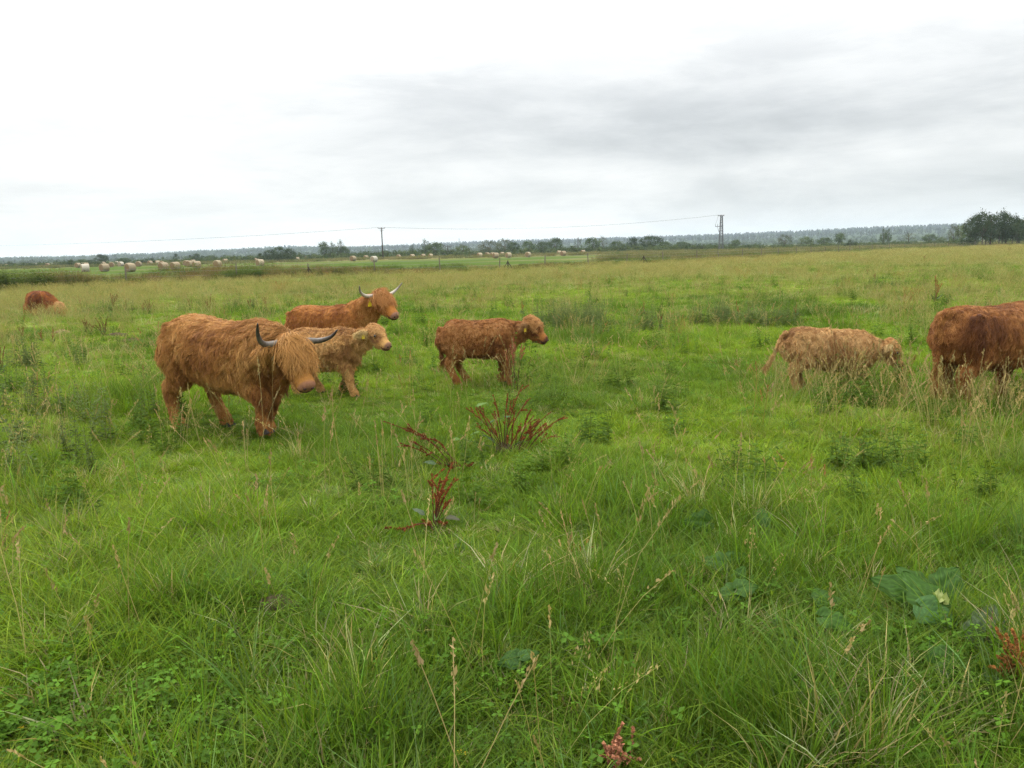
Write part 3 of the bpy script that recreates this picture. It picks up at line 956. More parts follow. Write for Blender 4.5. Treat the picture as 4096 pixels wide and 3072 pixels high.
    a = me.color_attributes.new('col', 'FLOAT_COLOR', 'POINT')
    c4 = np.ones((nv, 4), np.float32); c4[:, :3] = vc
    a.data.foreach_set('color', c4.ravel())
    me.materials.append(M_SKIN)
    me.polygons.foreach_set('use_smooth', [True] * len(me.polygons))
    body = obj_of('body', me, root)

    # -------------------------------------------------------------- coat
    me.calc_loop_triangles()
    nt = len(me.loop_triangles)
    tv = np.empty(nt * 3, np.int32); me.loop_triangles.foreach_get('vertices', tv); tv = tv.reshape(-1, 3)
    ta = .5 * np.linalg.norm(np.cross(co[tv[:, 1]] - co[tv[:, 0]], co[tv[:, 2]] - co[tv[:, 0]]), axis=1)
    rt = reg[tv[:, 0]]; hx = hl_co[tv].mean(1)
    dens = np.ones(nt)
    topn = (no[tv].mean(1) @ upv)
    fringe_t = (rt == 2) & (hx[:, 0] < .13) & (topn > .15)
    dens[no[tv].mean(1)[:, 2] > .35] = 1.7; dens[rt == 4] = 1.3; dens[rt == 5] = 2.0; dens[rt == 3] = 2.0
    dens[rt == 2] = 1.8
    dens[fringe_t] = 3.2 if not calf else 2.2
    dens[(rt == 2) & (hx[:, 0] > hl - .07)] = .25
    w = ta * dens; w /= w.sum()
    N = P.get('hairs', 34000)
    ti = rng.choice(nt, N, p=w)
    u1, u2 = rng.random(N), rng.random(N); fl = u1 + u2 > 1; u1[fl] = 1 - u1[fl]; u2[fl] = 1 - u2[fl]
    bw = np.stack([1 - u1 - u2, u1, u2], 1)[:, :, None]
    rp = (co[tv[ti]] * bw).sum(1); rn = (no[tv[ti]] * bw).sum(1); rn /= np.linalg.norm(rn, axis=1)[:, None] + 1e-9
    rg = reg[tv[ti, 0]]; pr_ = par[tv[ti, 0]]; hq = (rp - poll) @ HMn / hs
    HL = P.get('hair', .10); lift0 = P.get('lift', .32)
    ln = np.full(N, HL); lift = np.full(N, lift0)
    g = np.tile(np.array((-.42, 0, -1.0)), (N, 1))
    g[:, 1] += np.sign(rp[:, 1] + rng.normal(0, .02, N)) * .75 * np.clip(rn[:, 2], 0, 1)
    g[:, 0] += -.35 * np.clip(rn[:, 2], 0, 1)
    # slow swirls in the coat
    sw = np.stack([noise3(rp * 4.5, seed + 1), noise3(rp * 4.5 + 31, seed + 2), noise3(rp * 4.5 + 67, seed + 3)], 1) - .5
    g += sw * P.get('swirl', .9)
    ln *= .75 + .6 * noise3(rp * 6, seed + 5)
    up_ = rn[:, 2] > .45
    ln[up_ & (rg == 0)] *= P.get('topcoat', .8)
    bel = (rn[:, 2] < -.35) & (rg == 0)
    g[bel] = np.array((-.15, 0, -1)) + sw[bel] * .5; lift[bel] = .7; ln[bel] *= P.get('bellyhair', 1.25)
    nk = rg == 1
    ln[nk] *= P.get('neckhair', 1.45)
    crest = nk & (rn[:, 2] > .3)
    ln[crest] *= P.get('crest', 1.1)
    lg = rg == 4
    g[lg] = np.array((-.15, 0, -1)) + sw[lg] * .3; lift[lg] = P.get('leglift', .32)
    ln[lg] = np.clip(.35 + rp[lg, 2] * 1.2, .35, 1) * HL * .6 * (.8 + .4 * rng.random(lg.sum()))
    hoofz = lg & (rp[:, 2] < .05); ln[hoofz] *= .3
    er = rg == 3
    for sy, e0, ed, el in ears:
        m = er & (np.sign(rp[:, 1] @ np.ones(1) if False else ((rp - poll) @ HMn)[:, 1]) == sy)
        g[m] = ed + np.array((0, 0, -.55)) + sw[m] * .5
    ln[er] = (.10 if calf else .14) * hs * rng.uniform(.5, 1.2, er.sum()); lift[er] = .35
    tlr = rg == 5
    tdir = np.array(tl[-1]) - np.array(tl[-2]); tdir /= np.linalg.norm(tdir)
    g[tlr] = np.array((0, 0, -1)) * .4 + tdir * .8; ln[tlr] = .05 + .17 * sstep(pr_[tlr], .55, .95) * P.get('tuft', 1); lift[tlr] = .30 * np.where(pr_[tlr] < .6, 1, .5)
    hdm = rg == 2
    cheek = hdm
    g[cheek] = -fwd * .25 + np.array((0, 0, -.8)) + sw[cheek] * .5
    ln[cheek] = (.038 if calf else .06) * hs * (1 - .75 * sstep(hq[cheek, 0], .18, hl - .1)); lift[cheek] = .38
    face = hdm & ((rn @ upv) > .35) & (hq[:, 0] >= .13)
    g[face] = fwd * .9 + sw[face] * .4; ln[face] = .035 * hs * (1 - .7 * sstep(hq[face, 0], .2, hl - .1)); lift[face] = .25
    mz = hdm & (hq[:, 0] > hl - .06); ln[mz] = .004
    for sy in (-1, 1):
        near_eye = hdm & (np.linalg.norm(hq - np.array((.15, sy * .115, .03)), axis=1) < .042); ln[near_eye] *= .2
    fr = hdm & (hq[:, 0] < .14) & ((rn @ upv) > P.get('fringeedge', .45))
    FL = P.get('fringe', .27)
    side = hq[:, 1] / .12
    g[fr] = fwd * 1.0 + (HMn @ np.array((0, 1, 0)))[None, :] * (side[fr] * P.get('part', .55))[:, None] + np.array((0, 0, -.35)) + sw[fr] * P.get('fringeswirl', .45)
    ln[fr] = FL * hs * rng.uniform(.55, 1.1, fr.sum()); lift[fr] = P.get('fringelift', .55)
    if P.get('bun'):
        back = fr & (hq[:, 0] < .02); ln[back] *= .8
    gt = g - rn * (g * rn).sum(1)[:, None]
    keep = bel | lg
    d0 = gt / (np.linalg.norm(gt, axis=1)[:, None] + 1e-6)
    d0 = d0 + rn * lift[:, None]; d0 += rng.normal(0, P.get('frizz', .16), (N, 3)); d0 /= np.linalg.norm(d0, axis=1)[:, None]
    K = 6; T = np.linspace(0, 1, K)
    grav = np.array((0, 0, -1.0)); droop = np.full(N, P.get('droop', .55)); droop[fr] = P.get('fringedroop', .75)
    ph = rng.uniform(0, 6.28, N)
    sidev = np.cross(d0, rn); sidev /= np.linalg.norm(sidev, axis=1)[:, None] + 1e-6
    pts = np.zeros((N, K, 3))
    wav = P.get('wave', .16)
    for k_, t in enumerate(T):
        q = d0 * t + grav[None, :] * (droop * t * t * .5)[:, None] - rn * (lift * t * t * .30)[:, None]
        pts[:, k_] = rp - rn * .006 + q * ln[:, None]
    # clumps: hairs lean towards the shape of a nearby leading hair
    NG = max(200, N // P.get('clumpn', 16))
    gi = rng.choice(N, NG, replace=False)
    k2 = kdtree.KDTree(NG)
    for i, j in enumerate(gi):
        k2.insert(rp[j], i)
    k2.balance()
    own = np.array([gi[k2.find(q)[1]] for q in rp])
    gwave = (np.sin(T[None, :] * 7.5 + ph[own][:, None]) * wav * T[None, :])[:, :, None] * sidev[own][:, None, :] * ln[own][:, None, None]
    same = (rg == rg[own]) & (np.abs(ln - ln[own]) < .6 * ln + .01)
    gp = pts[own]
    sca = (ln / (ln[own] + 1e-6))[:, None, None]
    shaped = rp[:, None, :] + (gp - gp[:, :1]) * sca
    off = (rp - rp[own])[:, None, :]
    cl = P.get('clump', .62) * (T[None, :, None] ** .9)
    tgt = shaped - off * cl * .85
    pts = np.where(same[:, None, None], pts * (1 - cl) + tgt * cl, pts) + gwave
    pts += rng.normal(0, .003, (N, K, 3)) * T[None, :, None]
    if not lying:
        pts[:, :, 2] = np.maximum(pts[:, :, 2], .012)
    # colour of each strand
    pn = noise3(rp * 3.2 + 11, seed + 7); pn2 = noise3(rp * 9 + 5, seed + 8)
    cl_r = rng.random(N)[own]
    m1 = np.clip(.25 + .7 * sstep(pn, .3, .7) * .6 + .46 * (cl_r - .5) + .35 * (pn2 - .5), 0, 1)
    c = lerp(np.tile(dark, (N, 1)), BASE, np.clip(m1 * 1.6, 0, 1))
    c = lerp(c, light, np.clip(m1 * 1.5 - .75, 0, 1) * .8)
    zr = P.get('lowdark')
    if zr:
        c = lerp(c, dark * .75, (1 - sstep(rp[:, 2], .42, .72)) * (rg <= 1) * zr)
    frc = np.array(P.get('fringecol', light))
    c = lerp(c, frc, fr * .75 + er * (0 if calf else .35))
    if calf: c = lerp(c, np.minimum(light * .85, .6), er * .5)
    nd_ = P.get('neckdark', 0)
    c = lerp(c, dark, nk * nd_)
    if P.get('eyepatch') is not None:
        for sy in (-1, 1):
            e = np.array((.15, sy * .11, .03)); dd = np.linalg.norm(hq - e, axis=1)
            c = lerp(c, np.array(P['eyepatch']), (1 - sstep(dd, .045, .11)) * hdm * (~fr))
    c *= rng.uniform(.82, 1.18, N)[:, None]
    cu = bpy.data.hair_curves.new('coat')
    cu.add_curves([K] * N)
    cu.position_data.foreach_set('vector', pts.astype(np.float32).ravel())
    ra = cu.attributes.get('radius') or cu.attributes.new('radius', 'FLOAT', 'POINT')
    rr = (np.array([1.0, .95, .85, .7, .5, .22])[None, :] * rng.uniform(.7, 1.25, N)[:, None] * P.get('hr', .0024)).astype(np.float32)
    ra.data.foreach_set('value', rr.ravel())
    ca = cu.attributes.new('col', 'FLOAT_COLOR', 'POINT')
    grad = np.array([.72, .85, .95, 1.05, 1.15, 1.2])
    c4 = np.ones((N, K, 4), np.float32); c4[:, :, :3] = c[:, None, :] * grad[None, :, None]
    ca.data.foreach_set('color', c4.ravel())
    cu.materials.append(M_COAT)
    coat = bpy.data.objects.new('coat', cu); COL.objects.link(coat); coat.parent = root

    # -------------------------------------------------------------- horns, tags, eyes, hooves
    for h in P.get('horns', []):
        pts_h = catmull([(*hp(q), 0) for q in h['pts']], 6)[:, :3]
        n = len(pts_h); tt = np.linspace(0, 1, n)
        rad = h.get('r', .029) * hs * (1 - tt ** 1.5) ** .8 * (1 + .035 * np.sin(tt * 55) * (1 - tt)) + .004
        mb = MB(); mb.tube([tuple(q) for q in pts_h], list(rad), 12)
        ho = mb.build('horn', M_HORN, root, True)
        c0, c1, c2 = [np.array(q) for q in h['cols']]
        cc = np.repeat(np.array([c0 * (1 - sstep(t, .0, .45)) + c1 * sstep(t, 0, .45) if t < .45 else c1 * (1 - sstep(t, .45, .9)) + c2 * sstep(t, .45, .9) for t in tt]) * (1 + .12 * np.sin(tt * 60))[:, None], 12, axis=0)
        a = ho.data.color_attributes.new('col', 'FLOAT_COLOR', 'POINT')
        q4 = np.ones((len(cc), 4), np.float32); q4[:, :3] = cc; a.data.foreach_set('color', q4.ravel())
    for sy in P.get('tags', []):
        e = [q for q in ears if q[0] == sy][0]
        c_ = e[1] + e[2] * e[3] * .55
        n_ = np.cross(e[2], upv); n_ /= np.linalg.norm(n_); n_ = n_ * (1 if n_ @ fwd > 0 else -1)
        if P.get('tagback'):
            n_ = -n_
        o_ = c_ + n_ * P.get('tagout', .035)
        dn = np.array((0, 0, -1.0)); sd = np.cross(dn, n_); sd /= np.linalg.norm(sd)
        tw, th = .030, .058
        prof = [(-.35, .12), (.35, .12), (.5, -.30), (1, -.5), (1, -1.4), (-1, -1.4), (-1, -.5), (-.5, -.30)]
        v = []
        for dd in (-.002, .002):
            v += [tuple(o_ + sd * a_ * tw - dn * b_ * th + n_ * dd) for a_, b_ in prof]
        m_ = len(prof)
        f = [tuple(range(m_))[::-1], tuple(range(m_, 2 * m_))] + [(i, (i + 1) % m_, (i + 1) % m_ + m_, i + m_) for i in range(m_)]
        tg = mesh_obj('ear_tag', v, f, M_TAG, root)
        tg['label'] = 'yellow plastic ear tag'
    for sy in (-1, 1):
        mb = MB(); ec = hp((.15, sy * (.118 if calf else .120), .03))
        uv_sphere(mb, ec, .023 * hs)
        mb.build('eye', M_EYE, root, True)
        mb = MB(); q = hp((hl - .006, sy * .037, -.036)); uv_sphere(mb, q, .018 * hs, (.9, 1.0, .8))
        mb.build('nostril', M_NOSTRIL, root, True)
    for fx, fy, lift_ in feet:
        for s2 in (-1, 1):
            mb = MB()
            y0 = fy + s2 * .027; pr2 = [(-.035, .0), (.055, .0), (.075, .012), (.05, .05), (-.03, .055)]
            v = [(fx + .025 + a_, y0 + d_ * (.024 if b_ < .03 else .018), b_ + lift_ - .004) for d_ in (-1, 1) for a_, b_ in pr2]
            mb.add(v, [(0, 1, 2, 3, 4)[::-1], (5, 6, 7, 8, 9)] + [(i, (i + 1) % 5, (i + 1) % 5 + 5, i + 5) for i in range(5)])
            mb.build('hoof', M_HOOF, root)
    for o in root.children:
        pass
    root.scale = (S, S, S)
    root.rotation_euler = (0, R(P.get('tilt', 0)), R(heading))
    return root

def uv_sphere(mb, c, r, s=(1, 1, 1), n=8):
    v = [(c[0], c[1], c[2] + r * s[2])]
    for i in range(1, n // 2 + 1):
        th = math.pi * i / (n // 2 + 1)
        for k in range(n):
            a = 2 * math.pi * k / n
            v.append((c[0] + r * s[0] * math.sin(th) * math.cos(a), c[1] + r * s[1] * math.sin(th) * math.sin(a), c[2] + r * s[2] * math.cos(th)))
    v.append((c[0], c[1], c[2] - r * s[2]))
    f = [(0, 1 + k, 1 + (k + 1) % n) for k in range(n)]
    m = n // 2
    for i in range(m - 1):
        for k in range(n):
            a, b = 1 + i * n + k, 1 + i * n + (k + 1) % n
            f.append((a, a + n, b + n, b))
    e = len(v) - 1
    f += [(e, 1 + (m - 1) * n + (k + 1) % n, 1 + (m - 1) * n + k) for k in range(n)]
    mb.add(v, f)

GINGER = (.30, .125, .030)
# the big cow walking towards the right with its fringe over the eyes
def horn_pair(a, b, cols, r=.029):
    return [{'pts': a, 'cols': cols, 'r': r}, {'pts': b, 'cols': cols, 'r': r}]

build_cow('highland_cow', 'shaggy ginger highland cow walking, blond fringe over its eyes, dark curved horns', 'cow', 872, 7.72, -26, dict(
    seed=3, scale=1.035, tilt=2.5, fringeedge=.62, col=(.36, .165, .042), light=(.60, .36, .135), dark=(.17, .062, .016), fringecol=(.44, .23, .068), hairs=72000, hair=.118, lift=.30, swirl=1.15, clump=.54, neckdark=.30, hr=.0023, bellyhair=.9, clumpn=22, wave=.2,
    poll=(.84, -.12, .93), hyaw=-20, hpitch=43, nsag=.02, hs=.98, fringe=.215, part=.03, fringelift=.24, fringedroop=.9, rump=.045, neckhair=1.15, lowdark=.25, legthick=1.05,
    legs=[('f', 1, -.10, 0), ('f', -1, .13, .10), ('h', 1, .20, 0), ('h', -1, -.10, 0)],
    tail=[(-.70, 0, 1.02), (-.78, 0, .9), (-.80, .02, .6), (-.86, .10, .32), (-1.0, .22, .10)], tuft=.8,
    horns=[{'pts': [(-.01, .10, .02), (-.02, .22, .0), (.01, .31, .03), (.05, .37, .12), (.05, .40, .22)], 'cols': [(.17, .14, .11), (.10, .085, .07), (.025, .02, .018)]},
           {'pts': [(-.01, -.10, .02), (-.02, -.20, .0), (-.03, -.27, .04), (-.06, -.31, .12), (-.09, -.33, .22)], 'cols': [(.17, .14, .11), (.10, .085, .07), (.025, .02, .018)]}],
    muzzle=(.44, .21, .125)))

build_cow('highland_cow', 'sleek reddish highland cow standing behind a calf, pale upswept horns and yellow ear tag', 'cow', 1300, 11.6, -12, dict(
    seed=5, scale=.93, long=.95, col=(.36, .145, .034), light=(.58, .32, .105), dark=(.20, .062, .015), fringecol=(.44, .21, .065), hairs=44000, hr=.0024, clumpn=18, hair=.070, lift=.25, swirl=.8, clump=.5, topcoat=.8, neckhair=1.3,
    poll=(.86, -.03, 1.20), hyaw=-28, hpitch=33, nsag=.02, fringe=.19, part=.04, fringelift=.28, belly=.92,
    legs=[('f', 1, .0, 0), ('f', -1, .04, 0), ('h', 1, .05, 0), ('h', -1, -.05, 0)],
    horns=[{'pts': [(-.01, .10, .02), (-.02, .20, .01), (-.03, .30, .04), (-.04, .38, .11), (-.04, .43, .21)], 'cols': [(.34, .28, .21), (.42, .37, .30), (.20, .17, .15)]},
           {'pts': [(-.01, -.10, .02), (-.02, -.20, .01), (-.03, -.30, .04), (-.04, -.38, .11), (-.04, -.43, .21)], 'cols': [(.34, .28, .21), (.42, .37, .30), (.20, .17, .15)]}],
    tags=[-1], tagout=.05, muzzle=(.36, .19, .13)))

CALF = dict(calf=True, hair=.075, lift=.75, swirl=1.6, frizz=.30, clump=.6, droop=.35, wave=.22, fringe=.13, part=.8, fringelift=1.0, fringedroop=.3, fringeswirl=1.2, fringeedge=.15, topcoat=1.0, neckhair=1.15, hs=1.10, eardrop=.15, legthick=1.15, bellyhair=1.1, hairs=46000, clumpn=17, leglift=.45, hr=.0024)
build_cow('highland_calf', 'fluffy pale tan highland calf walking close beside the horned ginger cow', 'calf', 1278, 9.45, -14, dict(CALF,
    seed=7, scale=.735, long=.90, col=(.54, .305, .105), light=(.84, .58, .27), dark=(.24, .11, .036), fringecol=(.52, .30, .12), hair=.11,
    poll=(.84, -.02, 1.04), hyaw=-14, hpitch=28, fringe=.055, fringelift=.6, legs=[('f', 1, -.16, 0), ('f', -1, .16, 0), ('h', 1, .18, 0), ('h', -1, -.08, 0)],
    tags=[-1], tagout=.03, eyepatch=(.20, .085, .035), muzzle=(.34, .18, .115)))
build_cow('highland_calf', 'woolly rust-brown highland calf standing by reddish sorrel, with curly domed forehead', 'calf', 1908, 9.85, -3, dict(CALF,
    seed=8, scale=.76, long=.92, col=(.32, .130, .034), light=(.52, .30, .12), dark=(.115, .042, .013), fringecol=(.45, .24, .085), hair=.075, lift=.85,
    poll=(.80, -.03, .98), hyaw=-12, hpitch=32, fringe=.11, fringelift=1.2, lowdark=.35,
    legs=[('f', 1, -.05, 0), ('f', -1, .13, 0), ('h', 1, .16, 0), ('h', -1, .03, 0)],
    tags=[-1], tagout=.03, eyepatch=(.10, .028, .011), muzzle=(.15, .06, .036)))
build_cow('highland_calf', 'sandy long-haired highland calf with lowered head walking behind a brown cow', 'calf', 3325, 8.9, -2, dict(CALF,
    seed=9, scale=.68, long=1.06, tilt=5, col=(.46, .265, .10), light=(.80, .56, .27), dark=(.22, .10, .034), fringecol=(.52, .29, .11), hair=.115, lift=.55, droop=.6, zb=.0,
    poll=(.90, -.03, .86), hyaw=-12, hpitch=42, fringe=.07, fringelift=.7, legs=[('f', 1, .02, 0), ('f', -1, .10, 0), ('h', 1, .14, 0), ('h', -1, -.04, 0)],
    tail=[(-.70, 0, 1.0), (-.78, .02, .90), (-.83, .03, .72), (-.90, .04, .52), (-.96, .05, .40)], tuft=.7,
    tags=[-1], tagout=.05, eyepatch=(.16, .055, .02), muzzle=(.16, .075, .045)))
build_cow('highland_cow', 'dark reddish-brown highland cow seen from behind, its tail hanging down', 'cow', 4010, 8.1, 22, dict(
    seed=10, scale=.98, long=1.05, col=(.215, .080, .019), light=(.44, .215, .068), dark=(.090, .029, .009), hairs=60000, hr=.0023, clumpn=20, hair=.085, lift=.26, swirl=.9, clump=.55, topcoat=.8, lowdark=.45, rump=.02,
    poll=(.92, 0, .90), hyaw=25, hpitch=50, fringe=.25, legthick=1.12,
    legs=[('f', 1, -.05, 0), ('f', -1, .08, 0), ('h', 1, .12, 0), ('h', -1, -.05, 0)],
    tail=[(-.66, 0, 1.06), (-.77, .0, .98), (-.80, .0, .72), (-.79, 0, .50), (-.78, 0, .34)], tuft=1.0,
    horns=horn_pair([(-.01, .10, .02), (-.03, .22, .02), (-.02, .32, .06), (0, .40, .18)], [(-.01, -.10, .02), (-.03, -.22, .02), (-.02, -.32, .06), (0, -.40, .18)], [(.3, .25, .18), (.3, .25, .2), (.05, .04, .03)])))
build_cow('highland_cow', 'red-brown highland cow lying down in the grass, head low, behind a green tussock', 'cow', 140, 25.0, -52, dict(
    seed=12, lying=True, scale=1.08, col=(.27, .085, .019), light=(.46, .21, .07), dark=(.10, .028, .009), fringecol=(.60, .36, .14), hairs=16000, hair=.09, hr=.003, lift=.3, swirl=.8,
    poll=(.82, .30, .70), hyaw=42, hpitch=50, fringe=.25, hs=.82, tail=[(-.68, 0, .95), (-.76, 0, .8), (-.76, .05, .6)]), z_off=.10)
# ------------------------------------------------------------------ far side: fence, weeds, bales, trees, power line, hills
M_WOOD = mat_plain('weathered_wood', (.20, .17, .13), .9, .1, noise=.4, scale=12)
M_DARKWOOD = mat_plain('dark_wood', (.075, .058, .042), .9, .1, noise=.4, scale=6)
M_STEEL = mat_plain('grey_steel', (.10, .10, .10), .6, .3, noise=.2, scale=4)
M_CABLE = mat_plain('cable', (.10, .10, .11), .6, .2)
M_CERAMIC = mat_plain('ceramic', (.16, .10, .07), .3, .5)
M_WIRE = mat_plain('fence_wire', (.20, .19, .18), .6, .3)

# fence with leaning posts
def build_fence():
    rng = np.random.default_rng(77)
    P0 = [Vector((*p, 0)) for p in FENCE[1:7]]
    segs = [(a, b) for a, b in zip(P0[:-1], P0[1:])]
    root = empty('pasture_fence', P0[0])
    tag(root, 'weathered wooden post and wire fence between pasture and bale meadow', 'fence')
    posts = []
    for a, b in segs:
        n = max(1, int((b - a).length / 5.2))
        posts += [a + (b - a) * (i / n) for i in range(n)]
    me = []
    for k in range(3):
        mb = MB(); mb.tube([(0, 0, -.2), (.01 * k, 0, .5), (.02 * k, .01, 1.12 + .06 * k)], [.055, .052, .045], 7)
        me.append(mb.mesh('post', M_WOOD, False))
    tops = []
    for i, p in enumerate(posts):
        o = obj_of('post', me[i % 3], root)
        z = Hz(p.x, p.y)
        o.location = (p.x - P0[0].x + rng.normal(0, .1), p.y - P0[0].y + rng.normal(0, .1), z)
        o.rotation_euler = (rng.normal(0, .05), rng.normal(0, .05), rng.uniform(0, 6))
        tops.append(Vector((p.x - P0[0].x, p.y - P0[0].y, z)))
    for h in (.45, .75, 1.02):
        mb = MB()
        mb.tube([(t.x, t.y, t.z + h + rng.normal(0, .02)) for t in tops], .006, 4)
        mb.build('wire', M_WIRE, root)
    for px in (1235, 2030, 2572):
        d = ray(px, 1000)
        k = min(range(200), key=lambda i: abs((d.x / d.y) * (40 + i * .5) * 1.0 - np.interp(40 + i * .5, [p[1] for p in FENCE], [p[0] for p in FENCE])))
        y = 40 + k * .5; x = d.x / d.y * y
        z = Hz(x, y)
        mb = MB()
        mb.tube([(-.75, 0, -.1), (0, 0, 1.05)], [.06, .05], 6); mb.tube([(.75, .1, -.1), (.02, 0, 1.02)], [.06, .05], 6); mb.tube([(.02, -.1, -.1), (0, -.08, 1.18)], [.075, .07], 7)
        o = mb.build('braced_post', M_DARKWOOD, root)
        o.location = (x - P0[0].x, y - .4 - P0[0].y, z); o.scale = (.72, .72, .72)
build_fence()

# weeds along the ditch behind the fence
wr = np.random.default_rng(15)
M_WEED = mat_leaf('weed_leaves', .3, .01)
weeds = [herb_set(wr, 26, .5, .5, 1.0, .20, (1, 1, 1), 6, .42) for _ in range(3)] + [herb_set(wr, 30, .55, .6, 1.1, .14, (1, 1, 1), 7, .3) for _ in range(2)] + \
        [stalk_set(wr, 40, .6, .6, 1.05, .010, (1, 1, 1), (1.2, .9, .8), 'panicle', .2, 8) for _ in range(3)]
WEED = proto_collection('weed', weeds, M_WEED)

def ditch_weeds():
    rng = np.random.default_rng(404)
    n = 8200
    x = rng.uniform(-45, 175, n) if False else np.concatenate([rng.uniform(-48, 30, 6000), rng.uniform(30, 150, 2200)])
    s = np.where(rng.random(n) < .75, rng.uniform(-.6, 7.5, n), rng.uniform(7, 13, n))
    y = fence_y(x) + s
    k = noise2(x, y, 7.0, 71, 2)
    keep = rng.random(n) < np.clip(.25 + 1.5 * sstep(k, .30, .62), 0, 1) * np.where(s > 7, .35, 1)
    x, y, s, k = x[keep], y[keep], s[keep], k[keep]; n = len(x)
    k2 = noise2(x, y, 10.0, 73, 2)
    red = (k2 > .53) & (rng.random(n) < .75)
    idx = np.where(red, 5 + rng.integers(0, 3, n), rng.integers(0, 5, n))
    c = lerp(np.tile(np.array((.085, .135, .028)), (n, 1)), np.array((.14, .18, .045)), rng.random(n))
    c = np.where(red[:, None], lerp(np.tile(np.array((.17, .105, .045)), (n, 1)), np.array((.19, .17, .065)), rng.random(n)), c)
    sc = rng.uniform(.8, 1.3, n)
    h = rng.uniform(.6, 1.15, n) * (.75 + .6 * sstep(k, .35, .7)) * (1 - .42 * sstep(x, -24, -16)) * (1 - .2 * sstep(x, 0, 25))
    scatter('ditch_weeds', WEED, np.stack([x, y, H(x, y) - .03], 1), rng.uniform(0, 6.28, n), rng.normal(0, .06, (n, 2)), np.stack([sc, sc, h], 1), idx, c,
            'rank green and reddish weeds growing along the ditch behind the fence', 'weeds')
    # rough grass between the bales and the scrub
    m = 7000
    d = rng.uniform(100, 300, m); an = rng.uniform(-R(40), R(40), m)
    x, y = d * np.sin(an), d * np.cos(an)
    sd = y - fence_y(x)
    nn = noise2(x, y, 14.0, 41, 3)
    mown = (sd > 9) & (y + nn * 24 < 210) & (x + nn * 30 - (y - 100) * .1 < 28)
    ok = (sd > 10) & ~mown & (rng.random(m) < .2 + sstep(nn, .3, .6)); x, y = x[ok], y[ok]; m = len(x)
    c = lerp(np.tile(np.array((.10, .135, .045)), (m, 1)), np.array((.22, .19, .085)), rng.random(m))
    sc = rng.uniform(1.5, 3.0, m)
    scatter('rough_grass', WEED, np.stack([x, y, np.full(m, -.02)], 1), rng.uniform(0, 6.28, m), np.zeros((m, 2)), np.stack([sc, sc, rng.uniform(.5, .95, m)], 1), rng.integers(3, 8, m), c,
            'rough tall grass and reeds between the bale meadow and the scrub', 'grass')
ditch_weeds()

# round bales
def mat_bale(name, tint):
    m, t, out = new_mat(name)
    at = nd(t, 'ShaderNodeAttribute', attribute_name='col')
    tc = nd(t, 'ShaderNodeTexCoord')
    mp = nd(t, 'ShaderNodeMapping'); mp.inputs['Scale'].default_value = (3, 22, 22)
    t.links.new(tc.outputs['Object'], mp.inputs[0])
    nz = nd(t, 'ShaderNodeTexNoise'); nz.inputs['Scale'].default_value = 3; nz.inputs['Detail'].default_value = 6
    t.links.new(mp.outputs[0], nz.inputs[0])
    mr = nd(t, 'ShaderNodeMapRange'); mr.inputs[1].default_value = .3; mr.inputs[2].default_value = .7; mr.inputs[3].default_value = .7; mr.inputs[4].default_value = 1.25
    t.links.new(nz.outputs['Fac'], mr.inputs[0])
    s = nd(t, 'ShaderNodeVectorMath', operation='SCALE'); t.links.new(at.outputs['Color'], s.inputs[0]); t.links.new(mr.outputs[0], s.inputs['Scale'])
    b = nd(t, 'ShaderNodeBsdfPrincipled'); b.inputs['Roughness'].default_value = .9; b.inputs['Specular IOR Level'].default_value = .1
    t.links.new(s.outputs[0], b.inputs['Base Color'])
    bp = nd(t, 'ShaderNodeBump'); bp.inputs['Strength'].default_value = .7; bp.inputs['Distance'].default_value = .04
    t.links.new(nz.outputs['Fac'], bp.inputs['Height']); t.links.new(bp.outputs[0], b.inputs['Normal'])
    t.links.new(b.outputs[0], out.inputs[0])
    return m
M_BALE = mat_bale('straw_bale', None)

def bale_mesh(seed, side, end):
    rng = np.random.default_rng(seed)
    n = 28; V = []; F = []; C = []
    prof = [(-.60, .0), (-.595, .30), (-.59, .52), (-.57, .62), (-.50, .665), (-.2, .675), (.2, .675), (.50, .665), (.57, .62), (.59, .52), (.595, .30), (.60, 0)]
    wob = rng.normal(0, .006, (len(prof), n))
    rings = []
    for i, (x, r) in enumerate(prof):
        if r == 0:
            rings.append([len(V)]); V.append((x, 0, .655)); C.append(end); continue
        ids = []
        for k in range(n):
            a = 2 * math.pi * k / n
            rr = r + wob[i, k] + .010 * math.sin(r * 60 + a)
            z = .66 + rr * math.sin(a)
            z = max(z, .012 * (1 + (k % 3))) if z < .05 else z
            ids.append(len(V)); V.append((x + rng.normal(0, .008), rr * math.cos(a) * 1.02, z)); C.append(side if 3 <= i <= len(prof) - 4 else end)
        rings.append(ids)
    for a, b in zip(rings[:-1], rings[1:]):
        for k in range(n):
            k2 = (k + 1) % n
            if len(a) == 1: F.append((a[0], b[k2], b[k]))
            elif len(b) == 1: F.append((a[k], a[k2], b[0]))
            else: F.append((a[k], a[k2], b[k2], b[k]))
    return mesh_obj('hay_bale', V, F, M_BALE, None, True, C, mesh_only=True)

